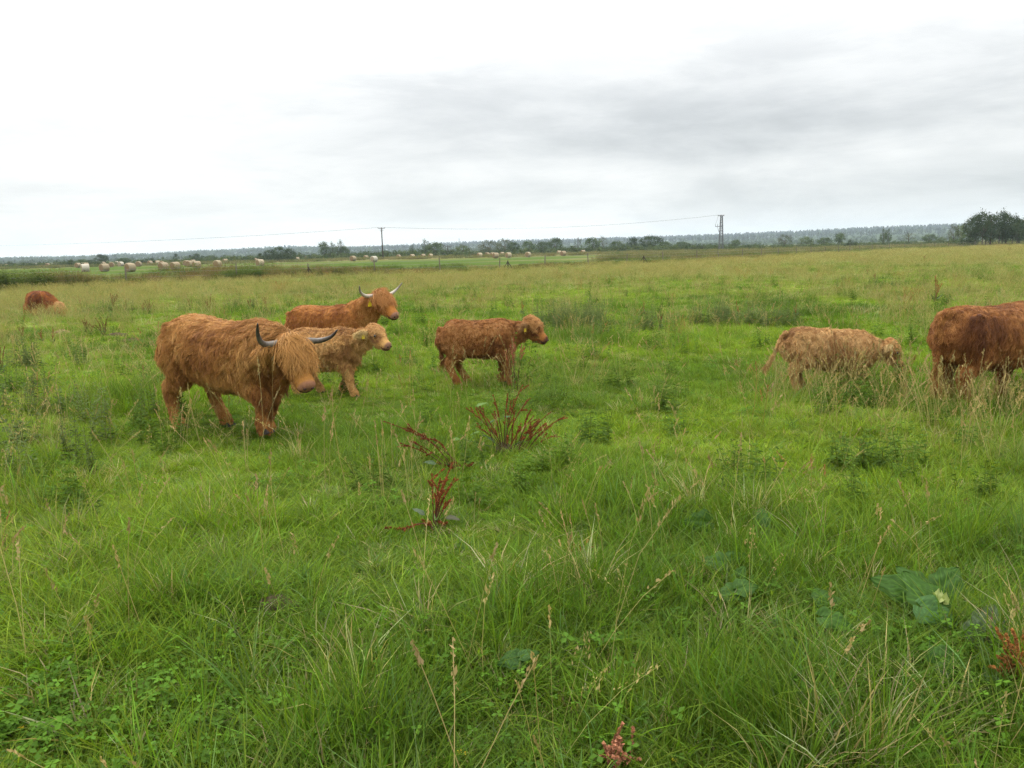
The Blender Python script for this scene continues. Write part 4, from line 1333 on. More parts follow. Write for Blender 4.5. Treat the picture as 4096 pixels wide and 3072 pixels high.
BM = [bale_mesh(1, (.30, .24, .155), (.22, .145, .078)), bale_mesh(2, (.36, .30, .20), (.24, .165, .09)), bale_mesh(3, (.46, .42, .34), (.32, .25, .16))]
BALES = []
for zx, zy, w, v in [(8, 488, 34, 0), (45, 490, 40, 0), (279, 482, 34, 2), (352, 478, 32, 0), (380, 482, 40, 0), (417, 478, 38, 1), (438, 484, 38, 2), (622, 480, 52, 0), (660, 475, 38, 1), (686, 480, 52, 0), (678, 530, 80, 2),
                     (790, 465, 32, 1), (826, 466, 40, 0), (893, 472, 54, 0), (935, 460, 30, 2), (968, 482, 46, 2), (832, 518, 85, 0), (1035, 505, 80, 1), (1040, 527, 92, 0), (1110, 465, 56, 0), (1156, 465, 40, 0), (1203, 460, 44, 0),
                     (1265, 460, 42, 1), (1295, 462, 56, 0), (1308, 512, 90, 0), (1403, 507, 86, 0), (1497, 462, 60, 0), (1550, 455, 44, 0), (1517, 492, 62, 0), (1577, 503, 76, 0), (1745, 482, 70, 1), (1810, 444, 42, 0), (2063, 435, 40, 0), (2087, 472, 74, 1)]:
    BALES.append((zx * .4973, 840 + zy * .4973, w * .4973, v))
for zx, zy, w, v in [(378, 424, 42, 1), (450, 422, 36, 1), (640, 414, 30, 1), (826, 415, 58, 0), (895, 412, 36, 0), (932, 412, 40, 0), (995, 446, 60, 2), (1194, 402, 44, 0), (1222, 401, 34, 0), (1305, 395, 44, 1), (1392, 399, 42, 0), (1422, 398, 34, 0), (1453, 399, 40, 1),
                     (1558, 396, 36, 0), (1772, 400, 36, 0), (1797, 400, 38, 1), (1846, 388, 50, 1), (1908, 385, 42, 0), (1950, 387, 46, 0), (1975, 397, 60, 0), (2028, 382, 38, 0), (2078, 397, 56, 1)]:
    BALES.append((1000 + zx * .4973, 840 + zy * .4973, w * .4973, v))
for zx, zy, w, v in [(225, 434, 54, 1), (475, 414, 40, 1), (508, 420, 54, 0), (668, 408, 40, 0), (1247, 388, 34, 2), (1045, 394, 30, 2), (2068, 362, 28, 2)]:
    BALES.append((2000 + zx * .4973, 820 + zy * .4973, w * .4973, v))

brng = np.random.default_rng(9)
for px, by, w, v in BALES:
    # distance from the bale's usual size (1.35 m), checked against the ground under it
    d_s = 1.78 * FPX / w
    hor = 1000 - (px - 2048) * .0245
    d_g = EYE * FPX / max(by - hor, 6)
    d = min(max(.65 * d_s + .35 * min(d_g, 400), 74), 330)
    p = column(px, d)
    o = obj_of('hay_bale', BM[v])
    o.location = (p.x, p.y, Hz(p.x, p.y) - .02)
    o.rotation_euler = (0, 0, R(90 - 48 + brng.normal(0, 16)) + math.atan2(p.y, p.x) - R(90))
    s = 1.0 * (d / d_s) if d / d_s < 1.15 else 1.15
    s = max(.9, s); o.scale = (s, s, s)
    where = ('close behind the ditch weeds' if d < 95 else 'before the dark bushes' if px < 420 else 'on the open mown strip' if px < 1150 else 'beside the wooden power pole' if px < 1850 else 'in the row before the domed tree' if px < 2120 else 'near the raised hunting hide' if px < 2400 else 'alone in rough grass by the lattice tower')
    tag(o, ['round golden straw bale', 'round pale netted straw bale', 'whitish wrapped round bale'][v] + ' lying ' + where, 'bale', ['straw bales', 'pale netted bales', 'whitish bales'][v] + ' ' + where)

# ------------------------------------------------------------------ trees and bushes
M_CROWN = mat_leaf('tree_leaves', .25, .01, inst=False, rnd=.18)
M_SCRUB = mat_leaf('scrub_leaves', .25, .01, inst=True)
M_BARK = mat_plain('bark', (.09, .07, .05), .95, .1, noise=.4, scale=3)

def crown_geo(seed, kind, nclump, nleaf, leaf, col, spread=.25):
    """leaves gathered in clumps through the crown; unit height"""
    rng = np.random.default_rng(seed)
    V = []; F = []; C = []
    for i in range(nclump):
        while True:
            u = rng.uniform(-1, 1, 3)
            if u @ u < 1: break
        u = u / max(np.linalg.norm(u), 1e-3) * np.linalg.norm(u) ** .55
        if kind == 'round':
            c = np.array((u[0] * .40, u[1] * .40, .58 + u[2] * .36)); cr = .14
        elif kind == 'tall':
            z = .14 + .82 * (u[2] * .5 + .5); r = .26 * (1 - abs(z - .5) * 1.1) + .03
            c = np.array((u[0] * r, u[1] * r, z)); cr = .10
        elif kind == 'bush':
            c = np.array((u[0] * .62, u[1] * .62, .08 + abs(u[2]) * .78)); cr = .17
        elif kind == 'cone':
            z = rng.uniform(.08, .99) ** .8; r = .24 * (1 - z) + .015
            a = rng.uniform(0, 6.28); c = np.array((math.cos(a) * r * .8, math.sin(a) * r * .8, z)); cr = .05 + .05 * (1 - z)
        elif kind == 'sparse':
            z = .25 + .72 * (u[2] * .5 + .5); c = np.array((u[0] * .34, u[1] * .34, z)); cr = .09
        cc = np.array(col) * rng.uniform(.68, 1.32); cc[0] *= rng.uniform(.85, 1.2)
        for j in range(nleaf):
            q = c + rng.normal(0, .45, 3) * cr
            q[2] = max(q[2], .02)
            n = rng.normal(0, 1, 3) + (q - c) / cr * .8 + np.array((0, 0, .5)); n /= np.linalg.norm(n)
            a = np.cross(n, rng.normal(0, 1, 3)); a /= np.linalg.norm(a); b = np.cross(n, a)
            L = leaf * rng.uniform(.6, 1.3)
            k = len(V)
            V += [tuple(q - a * L), tuple(q - b * L * .6), tuple(q + a * L), tuple(q + b * L * .6)]
            C += [tuple(cc * rng.uniform(.85, 1.15))] * 4
            F.append((k, k + 1, k + 2, k + 3))
    return V, F, C

def trunk_mesh(seed, kind):
    rng = np.random.default_rng(seed)
    mb = MB()
    top = {'round': .62, 'tall': .85, 'bush': .35, 'cone': .95, 'sparse': .9}[kind]
    mb.tube([(0, 0, -.03), (.01, 0, top * .4), (rng.normal(0, .03), rng.normal(0, .03), top)], [.030, .022, .006], 7)
    for i in range(7):
        z = top * rng.uniform(.3, .85); a = rng.uniform(0, 6.28); l = rng.uniform(.12, .3) * (.6 if kind in ('tall', 'cone') else 1)
        mb.tube([(0, 0, z), (math.cos(a) * l * .6, math.sin(a) * l * .6, z + l * .5), (math.cos(a) * l, math.sin(a) * l, z + l * .95)], [.012, .008, .003], 5)
    return mb.mesh('trunk', M_BARK, False)

G_DARK, G_MID, G_PALE, G_GREY = (.040, .062, .022), (.062, .092, .030), (.090, .120, .042), (.075, .088, .046)
TREES = {}
def tree_kind(key, seed, kind, nc, nl, leaf, col):
    v, f, c = crown_geo(seed, kind, nc, nl, leaf, col)
    TREES[key] = (mesh_obj('crown', v, f, M_CROWN, None, False, c, mesh_only=True), trunk_mesh(seed, kind))
tree_kind('round_dark', 1, 'round', 60, 42, .026, G_DARK); tree_kind('round_mid', 2, 'round', 55, 40, .027, G_MID); tree_kind('round_pale', 3, 'round', 48, 38, .027, G_PALE)
tree_kind('tall_dark', 4, 'tall', 50, 44, .020, G_DARK); tree_kind('tall_mid', 5, 'tall', 48, 40, .020, G_MID); tree_kind('bush_dark', 6, 'bush', 46, 44, .034, G_DARK)
tree_kind('bush_mid', 7, 'bush', 44, 42, .034, G_MID); tree_kind('bush_pale', 8, 'bush', 42, 40, .034, G_PALE); tree_kind('sparse_grey', 9, 'sparse', 24, 22, .018, G_GREY); tree_kind('round_grey', 10, 'round', 40, 34, .025, G_GREY)
WIDTH = {'round': .84, 'tall': .50, 'bush': 1.35, 'sparse': .72}

trng = np.random.default_rng(21)
def add_tree(px, ytop, w, key, d, name, label, group, cat='tree'):
    hor = 1000 - (px - 2048) * .0245
    h = EYE + (hor - ytop) * d / FPX
    p = column(px, d)
    r = empty(name, (p.x, p.y, -.05), trng.uniform(0, 6.28))
    wm_ = w * d / FPX
    k = key.split('_')[0]
    sx = wm_ / WIDTH[k]
    r.scale = (sx, sx * trng.uniform(.9, 1.1), h)
    tag(r, label, cat, group)
    obj_of('crown', TREES[key][0], r); obj_of('trunk', TREES[key][1], r)

L_GROVE = 'dark leafy tree of the dense grove at the end of the pasture'
for px, yt, w, key in [(3902, 853, 52, 'tall_dark'), (3930, 848, 60, 'round_dark'), (3962, 852, 60, 'tall_dark'), (3997, 846, 62, 'round_dark'), (4024, 848, 52, 'tall_dark'), (4050, 864, 58, 'round_dark'), (4078, 872, 56, 'tall_dark'), (4110, 866, 70, 'round_dark'), (3880, 872, 50, 'round_dark'),
                       (3945, 880, 70, 'round_dark'), (4010, 885, 70, 'round_dark'), (4070, 890, 70, 'round_dark')]:
    add_tree(px, yt, w, key, 178 + trng.uniform(-5, 10), 'grove_tree', ('tall narrow' if key == 'tall_dark' else 'broad round') + ' ' + L_GROVE, 'trees of the dark grove')
for px, yt, w, key in [(3813, 898, 44, 'round_grey'), (3847, 895, 52, 'round_pale')]:
    add_tree(px, yt, w, key, 205, 'pale_tree', 'paler grey-green tree growing beside the dark grove', 'pale trees beside the grove')
add_tree(3872, 943, 78, 'bush_dark', 176, 'bush', 'low dark bush at the foot of the grove', None, 'bush')
add_tree(3810, 950, 60, 'bush_mid', 182, 'bush', 'low green bush beside the dark bush of the grove', None, 'bush')
for px, yt, w, key in [(1297, 966, 46, 'round_mid'), (1331, 969, 34, 'tall_mid'), (1364, 961, 38, 'tall_mid'), (1383, 984, 30, 'round_mid')]:
    add_tree(px, yt, w, key, 300, 'willow_tree', 'tree of the small clump standing clear near the wooden power pole', 'clump of trees near the power pole')
for px, yt, w, key in [(1080, 1000, 56, 'round_dark'), (1117, 987, 56, 'round_dark'), (1160, 993, 50, 'round_dark'), (1040, 1010, 26, 'tall_dark'), (1105, 1012, 80, 'bush_dark'), (1150, 1012, 90, 'bush_dark')]:
    add_tree(px, yt, w, key, 235 if yt > 1005 else 250, 'dark_tree', 'dark broad tree in the thicket behind the bales', 'dark thicket behind the bales')
add_tree(2602, 943, 92, 'round_dark', 285, 'round_tree', 'broad round dark-green tree in the scrub between the two power poles', None)
add_tree(1957, 961, 88, 'round_grey', 290, 'round_tree', 'domed grey-green tree in the scrub right behind a row of bales', None)
for px, yt, w, key in [(3533, 913, 24, 'tall_mid'), (3552, 914, 24, 'tall_mid')]:
    add_tree(px, yt, w, key, 330, 'poplar_tree', 'slim upright tree, one of a pair, before the wooded ridge', 'pair of slim trees')
add_tree(3358, 930, 42, 'round_mid', 320, 'round_tree', 'small rounded green tree standing alone above the scrub', None)
add_tree(3634, 925, 50, 'sparse_grey', 320, 'thin_tree', 'thin grey half-bare tree above the scrub', None)
L_EDGE = 'green tree or tall shrub rising out of the scrub belt'
for px, yt, w, key in [(400, 1014, 34, 'tall_dark'), (418, 1019, 28, 'round_dark'), (497, 1030, 50, 'round_mid'), (705, 1012, 20, 'tall_dark'), (760, 1018, 18, 'tall_dark'), (783, 1014, 36, 'round_dark'), (845, 1021, 46, 'round_mid'), (905, 1028, 60, 'bush_mid'),
                       (1650, 978, 20, 'tall_mid'), (1702, 958, 40, 'tall_mid'), (1740, 968, 66, 'round_mid'), (1790, 975, 60, 'sparse_grey'), (2020, 955, 66, 'round_grey'), (2055, 968, 52, 'round_dark'), (2115, 962, 50, 'round_mid'),
                       (2220, 950, 60, 'round_mid'), (2312, 945, 34, 'sparse_grey'), (2370, 949, 62, 'round_mid'), (2412, 938, 34, 'sparse_grey'), (2470, 963, 60, 'round_mid'), (2530, 951, 50, 'round_dark'), (2660, 964, 46, 'round_mid'), (2730, 965, 60, 'round_mid'), (2942, 957, 40, 'round_mid'),
                       (3139, 937, 62, 'round_grey'), (3225, 944, 52, 'round_pale'), (3297, 949, 50, 'round_mid'), (3716, 935, 46, 'round_mid'), (3765, 947, 46, 'round_pale'), (1850, 978, 60, 'round_pale'), (2170, 965, 60, 'round_mid'), (330, 1035, 40, 'round_mid')]:
    where = 'behind the straw bales' if px < 1200 else 'between the power pole and the domed tree' if px < 1950 else 'between the domed tree and the lattice tower' if px < 2880 else 'past the lattice tower'
    look = {'round_dark': 'dark round-crowned tree', 'round_mid': 'green round-crowned tree', 'round_pale': 'pale green rounded tree', 'round_grey': 'grey-green rounded tree', 'tall_dark': 'narrow dark tree', 'tall_mid': 'narrow green tree', 'sparse_grey': 'thin half-bare tree', 'bush_mid': 'broad low green bush'}[key]
    add_tree(px, yt, w, key, trng.uniform(270, 340), 'shrub_tree', look + ' rising from the scrub ' + where, 'trees in the scrub ' + where)
for px, yt, w, key in [(30, 1046, 100, 'bush_dark'), (112, 1047, 100, 'bush_dark'), (200, 1042, 80, 'bush_mid'), (285, 1038, 92, 'bush_dark'), (370, 1037, 80, 'bush_dark'), (500, 1040, 70, 'bush_dark'), (590, 1031, 100, 'bush_dark'), (1828, 1009, 52, 'bush_dark'), (1885, 998, 70, 'bush_mid'), (2075, 990, 60, 'bush_mid'), (3404, 957, 56, 'bush_dark')]:
    add_tree(px, yt, w, key, trng.uniform(215, 245) if px < 700 else 240, 'bush', ('dense dark bush' if key == 'bush_dark' else 'mid-green bush') + (' edging the meadow behind the straw bales' if px < 700 else ' edging the meadow near the domed tree' if px < 2200 else ' in the scrub past the lattice tower'), 'bushes edging the meadow', 'bush')

# scrub belt: too many bushes to count
scr = [crown_geo(50 + i, 'bush', 16, 26, .055, (1, 1, 1)) for i in range(4)]
SCRUB = proto_collection('scrub_bush', scr, M_SCRUB)
def scrub():
    rng = np.random.default_rng(505)
    n = 3600
    d = np.concatenate([rng.uniform(255, 330, 2200), rng.uniform(330, 600, 1400)]); an = rng.uniform(-R(40), R(40), n)
    x, y = d * np.sin(an), d * np.cos(an)
    k = noise2(x, y, 22, 91, 2)
    keep = (rng.random(n) < .25 + 1.2 * sstep(k, .35, .6)); x, y, k, d = x[keep], y[keep], k[keep], d[keep]; n = len(x)
    h = rng.uniform(1.3, 2.7, n) * (.65 + .6 * sstep(k, .35, .7)) * np.where(d > 330, 1.1, 1.0) * (1 - .35 * sstep(x, 40, 110)) * (1 - .38 * sstep(-x, 60, 120))
    s = h * rng.uniform(.9, 1.6, n)
    c = lerp(np.tile(np.array(G_MID) * .95, (n, 1)), np.array(G_PALE) * 1.05, rng.random(n))
    c = lerp(c, np.array(G_DARK), (rng.random(n) < .2) * .8)
    scatter('scrub', SCRUB, np.stack([x, y, np.full(n, -.1)], 1), rng.uniform(0, 6.28, n), np.zeros((n, 2)), np.stack([s, s, h], 1), rng.integers(0, 4, n), c, 'belt of green scrub and willow bushes before the wooded ridge', 'scrub')
scrub()

# ------------------------------------------------------------------ wooded ridges on the horizon
SKY_PX = [-600, 0, 250, 420, 520, 600, 760, 1000, 1150, 1400, 1700, 2000, 2300, 2600, 2900, 3300, 3500, 3800, 4000, 4700]
SKY_Y = [1045, 1030, 1030, 1022, 1014, 1013, 1005, 993, 985, 985, 975, 962, 955, 946, 938, 922, 913, 905, 900, 880]
def ridge_z(x, y):
    """height of the far ridge, from the skyline it draws (its trees are 15 m tall)"""
    az = np.arctan2(x, y)
    px = 2048 + FPX * np.tan(np.clip(az, -1.0, 1.0))
    hor = 1000 - (px - 2048) * .0245
    top = np.interp(px, SKY_PX, SKY_Y)
    d = np.hypot(x, y) * np.cos(az)
    peak = EYE + (hor - top) * 2500 / FPX - 15
    return np.maximum(peak, 2.0) * sstep(np.hypot(x, y), 900, 2450)

def build_hills():
    rad = np.array([880, 1000, 1200, 1500, 1800, 2100, 2300, 2450, 2600, 2900, 3300, 3800]); ang = np.linspace(-R(47), R(47), 120)
    A, D = np.meshgrid(ang, rad); x = (np.sin(A) * D).ravel(); y = (np.cos(A) * D).ravel()
    z = ridge_z(x, y) * (1 - .6 * sstep(np.hypot(x, y), 2600, 3800)) + (noise2(x, y, 160, 95, 2) - .5) * 4 * sstep(np.hypot(x, y), 900, 1300) - .6
    m = len(ang)
    f = [(i * m + j, i * m + j + 1, (i + 1) * m + j + 1, (i + 1) * m + j) for i in range(len(rad) - 1) for j in range(m - 1)]
    mt = mat_plain('hill_floor', (.05, .07, .03), 1, 0, noise=.3, scale=.02)
    o = mesh_obj('hills', np.stack([x, y, z], 1), f, mt, None, True)
    tag(o, 'low wooded ridge along the horizon', 'hills', kind='structure')
build_hills()

fo = [crown_geo(70 + i, 'cone', 26, 9, .06, (1, 1, 1)) for i in range(3)] + [crown_geo(80 + i, 'round', 14, 16, .08, (1, 1, 1)) for i in range(3)]
FOREST = proto_collection('forest_tree', fo, M_SCRUB)
def forest():
    rng = np.random.default_rng(606)
    n = 9000
    d = np.concatenate([rng.uniform(950, 1500, 2200), rng.uniform(1500, 2300, 2600), rng.uniform(2300, 2560, 4200)]); an = rng.uniform(-R(39), R(39), n)
    x, y = d * np.sin(an), d * np.cos(an)
    z = ridge_z(x, y) + (noise2(x, y, 160, 95, 2) - .5) * 4 * sstep(d, 900, 1300) - .8
    con = rng.random(n) < np.where((x > -300) & (d > 1500), .75, .12)
    idx = np.where(con, rng.integers(0, 3, n), 3 + rng.integers(0, 3, n))
    h = np.where(con, rng.uniform(12, 16, n), rng.uniform(10, 14, n)) * np.where(d < 1500, .36, np.where(d < 2250, .75, 1))
    w = h * np.where(con, 1.0, rng.uniform(1.0, 1.5, n))
    c = np.where(con[:, None], np.array((.026, .042, .020)), np.array((.050, .078, .028))) * rng.uniform(.7, 1.35, n)[:, None]
    scatter('forest', FOREST, np.stack([x, y, z], 1), rng.uniform(0, 6.28, n), np.zeros((n, 2)), np.stack([w, w, h], 1), idx, c, 'far-off mixed forest covering the ridge on the horizon', 'forest')
forest()

# ------------------------------------------------------------------ power line, hide, mast
def power_pole():
    d = 228.0
    p = column(1531, d); top = at_depth(1531, 910, d).z
    r = empty('power_pole', (p.x, p.y, -.1)); tag(r, 'tall wooden power pole with a short crossarm, standing among the bales', 'power pole')
    mb = MB(); mb.tube([(0, 0, -.3), (.0, 0, top * .5), (0, 0, top)], [.20, .17, .14], 10); mb.build('pole', M_DARKWOOD, r, True)
    mb = MB(); mb.box((0, -.16, top - .12), (1.05, .07, .07)); mb.build('crossarm', M_STEEL, r)
    mb = MB(); mb.box((0, -.16, top - .85), (.42, .05, .05)); mb.tube([(-.4, -.16, top - .85), (-.4, -.16, top - .15)], .04, 5); mb.tube([(.4, -.16, top - .85), (.4, -.16, top - .15)], .04, 5); mb.build('bracket', M_STEEL, r)
    ends = []
    for x in (-.95, 0, .95):
        mb = MB(); mb.tube([(x, -.16, top - .06), (x, -.16, top + .05), (x, -.16, top + .20)], [.05, .08, .05], 8); mb.build('insulator', M_CERAMIC, r)
        ends.append(Vector((p.x + x, p.y - .16, top + .08)))
    return ends

def lattice_tower():
    d = 240.0
    p = column(2884, d); top = at_depth(2884, 862, d).z
    r = empty('lattice_tower', (p.x, p.y, -.1)); tag(r, 'dark steel lattice tower with a small side bracket carrying the power line', 'lattice tower')
    b, t = .62, .26
    def corner(sx, sy, z):
        k = z / top; w = b + (t - b) * k
        return (sx * w, sy * w, z)
    for sx in (-1, 1):
        for sy in (-1, 1):
            mb = MB(); mb.tube([corner(sx, sy, -.2), corner(sx, sy, top)], .075, 5); mb.build('leg', M_STEEL, r)
    mb = MB(); nl = 13
    for i in range(nl):
        z0, z1 = top * i / nl, top * (i + 1) / nl
        for (a, b_) in (((-1, -1), (1, -1)), ((1, -1), (1, 1)), ((1, 1), (-1, 1)), ((-1, 1), (-1, -1))):
            mb.tube([corner(*a, z0), corner(*b_, z1)], .035, 4); mb.tube([corner(*b_, z0), corner(*a, z1)], .035, 4); mb.tube([corner(*a, z1), corner(*b_, z1)], .03, 4)
    mb.build('lattice', M_STEEL, r)
    mb = MB(); mb.box((-.15, 0, top + .06), (.95, .10, .09)); mb.build('crossarm', M_STEEL, r)
    zb = top * .70
    mb = MB(); mb.box((-.75, 0, zb), (1.05, .07, .07)); mb.tube([(-1.75, 0, zb - .1), (-1.75, 0, zb + .65)], .06, 6); mb.tube([(-1.1, 0, zb), (-1.1, 0, zb + .75)], .06, 6)
    mb.tube([(-1.1, 0, zb), (-.95, 0, zb - .9), (-.55, 0, zb - 1.8), (-.35, 0, zb - 2.3)], .06, 6); mb.build('bracket', M_STEEL, r)
    ends = []
    for i, x in enumerate((-1.0, -.15, .7)):
        mb = MB(); mb.tube([(x, 0, top + .1), (x, 0, top + .22), (x, 0, top + .38)], [.06, .09, .05], 8); mb.build('insulator', M_CERAMIC, r)
        ends.append(Vector((p.x + x, p.y, top + .22)))
    mb = MB(); mb.tube([(-1.0, 0, top + .1), (-1.25, 0, top - .9), (-1.5, 0, zb + 1.4), (-1.75, 0, zb + .6)], .022, 5); mb.build('drop_cable', M_CABLE, r)
    return ends
pe, te = power_pole(), lattice_tower()
le = [Vector((-235 + i * .9, 205, 8.6)) for i in range(3)]
def cable(a, b, sag, label, grp):
    mb = MB(); pts = []
    for i in range(25):
        t = i / 24; q = a.lerp(b, t); q.z -= sag * 4 * t * (1 - t); pts.append(q)
    mb.tube(pts, .010, 5)
    tag(mb.build('power_cable', M_CABLE), label, 'power cable', grp)
for a, b in zip(pe, te):
    cable(a, b, 1.9, 'thin overhead cable strung between wooden pole and lattice tower', 'cables between pole and tower')
for a, b in zip(le, pe):
    cable(a, b, 2.6, 'thin overhead cable leaving the wooden pole away from the tower', 'cables leaving the pole')

def hide():
    d = 282.0
    p = column(2292, d)
    r = empty('hunting_hide', (p.x, p.y, -.05)); tag(r, 'small dark raised wooden hunting hide on legs at the scrub edge', 'hunting hide')
    z = at_depth(2292, 1000, d).z; z = max(z, 1.2)
    for sx in (-.6, .6):
        for sy in (-.5, .5):
            mb = MB(); mb.tube([(sx * 1.15, sy * 1.15, -.1), (sx, sy, z)], .06, 5); mb.build('leg', M_DARKWOOD, r)
    mb = MB(); mb.box((0, 0, z + .35), (.72, .6, .38)); mb.box((-.66, 0, z + .98), (.06, .6, .26)); mb.box((.66, 0, z + .98), (.06, .6, .26)); mb.box((0, 0, z + .98), (.07, .58, .25)); mb.box((0, .57, z + .98), (.7, .03, .26)); mb.build('cabin', M_DARKWOOD, r)
    mb = MB(); mb.box((0, -.1, z + 1.30), (.85, .85, .06)); mb.build('roof', M_DARKWOOD, r)
    for x in (-.32, .32):
        mb = MB(); mb.box((x, -.5, z + .98), (.2, .015, .16)); mb.build('window', mat_plain('hide_window', (.35, .37, .38), .3, .4), r)
    mb = MB()
    for sx in (-.2, .2): mb.tube([(sx, -1.5, -.05), (sx, -.62, z)], .035, 5)
    for k in range(5): mb.tube([(-.2, -1.5 + .88 * (k + .5) / 5, z * (k + .5) / 5), (.2, -1.5 + .88 * (k + .5) / 5, z * (k + .5) / 5)], .025, 4)
    mb.build('ladder', M_DARKWOOD, r)
hide()

def mast():
    d = 2300.0
    p = column(1838, d); top = at_depth(1838, 954, d).z
    z0 = float(ridge_z(np.array([p.x]), np.array([p.y]))[0]) - 1
    mb = MB(); mb.tube([(0, 0, 0), (0, 0, (top - z0) * .6), (0, 0, top - z0)], [1.3, 1.1, .9], 10); mb.tube([(0, 0, top - z0 - 2.5), (0, 0, top - z0 - .5)], 1.3, 10)
    o = mb.build('chimney', mat_plain('chimney_concrete', (.30, .28, .27), .9, .1, noise=.2, scale=.3)); o.location = (p.x, p.y, z0)
    tag(o, 'tiny grey chimney rising above the forest on the ridge', 'chimney')
mast()

# ------------------------------------------------------------------ the air
def haze():
    mb = MB(); mb.box((0, 0, 34.5), (4350, 4350, 37.0))
    m, t, out = new_mat('haze')
    v = nd(t, 'ShaderNodeVolumePrincipled')
    v.inputs['Color'].default_value = (.72, .86, 1.0, 1); v.inputs['Density'].default_value = .00019; v.inputs['Anisotropy'].default_value = .2
    t.links.new(v.outputs[0], out.inputs['Volume'])
    o = mb.build('haze', m)
    tag(o, 'pale haze that fades the far ridge', 'haze', kind='stuff')
haze()
# ------------------------------------------------------------------ single plants in the pasture
M_SEED = mat_leaf('dock_seeds', .2, .01, inst=False)
M_STEM = mat_plain('dock_stem', (.10, .035, .018), .7, .2, noise=.35, scale=30)
M_GSTEM = mat_plain('green_stem', (.09, .12, .035), .7, .2, noise=.3, scale=30)
M_BROAD = mat_leaf('broad_leaf', .3, .008, inst=False)

def spike_geo(rng, pts, r0, n, col, size=.007):
    """small papery seeds crowded round the upper part of a stem"""
    V = []; F = []; C = []
    pts = np.array(pts)
    for i in range(n):
        t = rng.random() ** .8 * (len(pts) - 1); k = min(int(t), len(pts) - 2); p = pts[k] + (pts[k + 1] - pts[k]) * (t - k)
        whorl = .55 + .45 * math.sin(t * 9)
        o = rng.normal(0, 1, 3); o = o / np.linalg.norm(o) * r0 * whorl * rng.uniform(.3, 1) * (1.1 - .55 * t / (len(pts) - 1))
        q = p + o; a = rng.normal(0, 1, 3); a /= np.linalg.norm(a); b = np.cross(a, rng.normal(0, 1, 3)); b /= np.linalg.norm(b)
        L = size * rng.uniform(.6, 1.3); j = len(V)
        V += [tuple(q - a * L), tuple(q - b * L * .8), tuple(q + a * L), tuple(q + b * L * .8)]; F.append((j, j + 1, j + 2, j + 3))
        C += [tuple(np.array(col) * rng.uniform(.55, 1.35))] * 4
    return V, F, C

def leaf_geo(L, W, wav, curl, col, seed, heart=.0, nl=9, nw=6, rib=None, asym=.0):
    """a broad leaf with a sunk midrib, wavy edge and drooping tip; grows along +x from the origin"""
    rng = np.random.default_rng(seed); V = []; F = []; C = []
    ph = rng.uniform(0, 6, 3)
    for i in range(nl + 1):
        t = i / nl
        w = W / 2 * (math.sin(math.pi * min(1, t ** .62 * .97 + .03)) ** .75) * (1 + .10 * math.sin(t * 17 + ph[0]))
        for j in range(-nw, nw + 1):
            s = j / nw
            x = t * L - heart * L * abs(s) ** 1.6 * (1 - t)
            y = s * w * (1 + asym * s)
            z = L * (.30 * t - curl * t * t) + abs(s) * w * .35 * (1 - .5 * t) - abs(s) ** 2 * w * .28 + wav * L * math.sin(t * 13 + ph[1] + (2.0 if s > 0 else 0)) * abs(s) ** 1.5 + wav * .4 * L * math.sin(s * 9 + t * 6 + ph[2])
            V.append((x, y, z)); vn = abs(((t - .42 * abs(s)) * 7.0) % 1.0 - .5) * 2
            c = np.array(col) * (1.0 + .55 * (vn > .80) * (nw > 5)) * (.9 + .2 * rng.random()); z -= .012 * L * (vn > .80)
            V[-1] = (x, y, z)
            if abs(s) < .02: c = np.array(rib) if rib else np.array(col) * (1.5 if nw > 5 else 1.15)
            C.append(tuple(c))
    m = 2 * nw + 1
    for i in range(nl):
        for j in range(m - 1):
            a = i * m + j; F.append((a, a + 1, a + m + 1, a + m))
    return V, F, C

def curve_pts(a, b, bend, n=6, up=.3):
    a, b = np.array(a, float), np.array(b, float)
    c = (a + b) / 2 + np.array(bend) + np.array((0, 0, 1.0)) * 0
    t = np.linspace(0, 1, n)[:, None]
    return (1 - t) ** 2 * a + 2 * t * (1 - t) * c + t * t * b

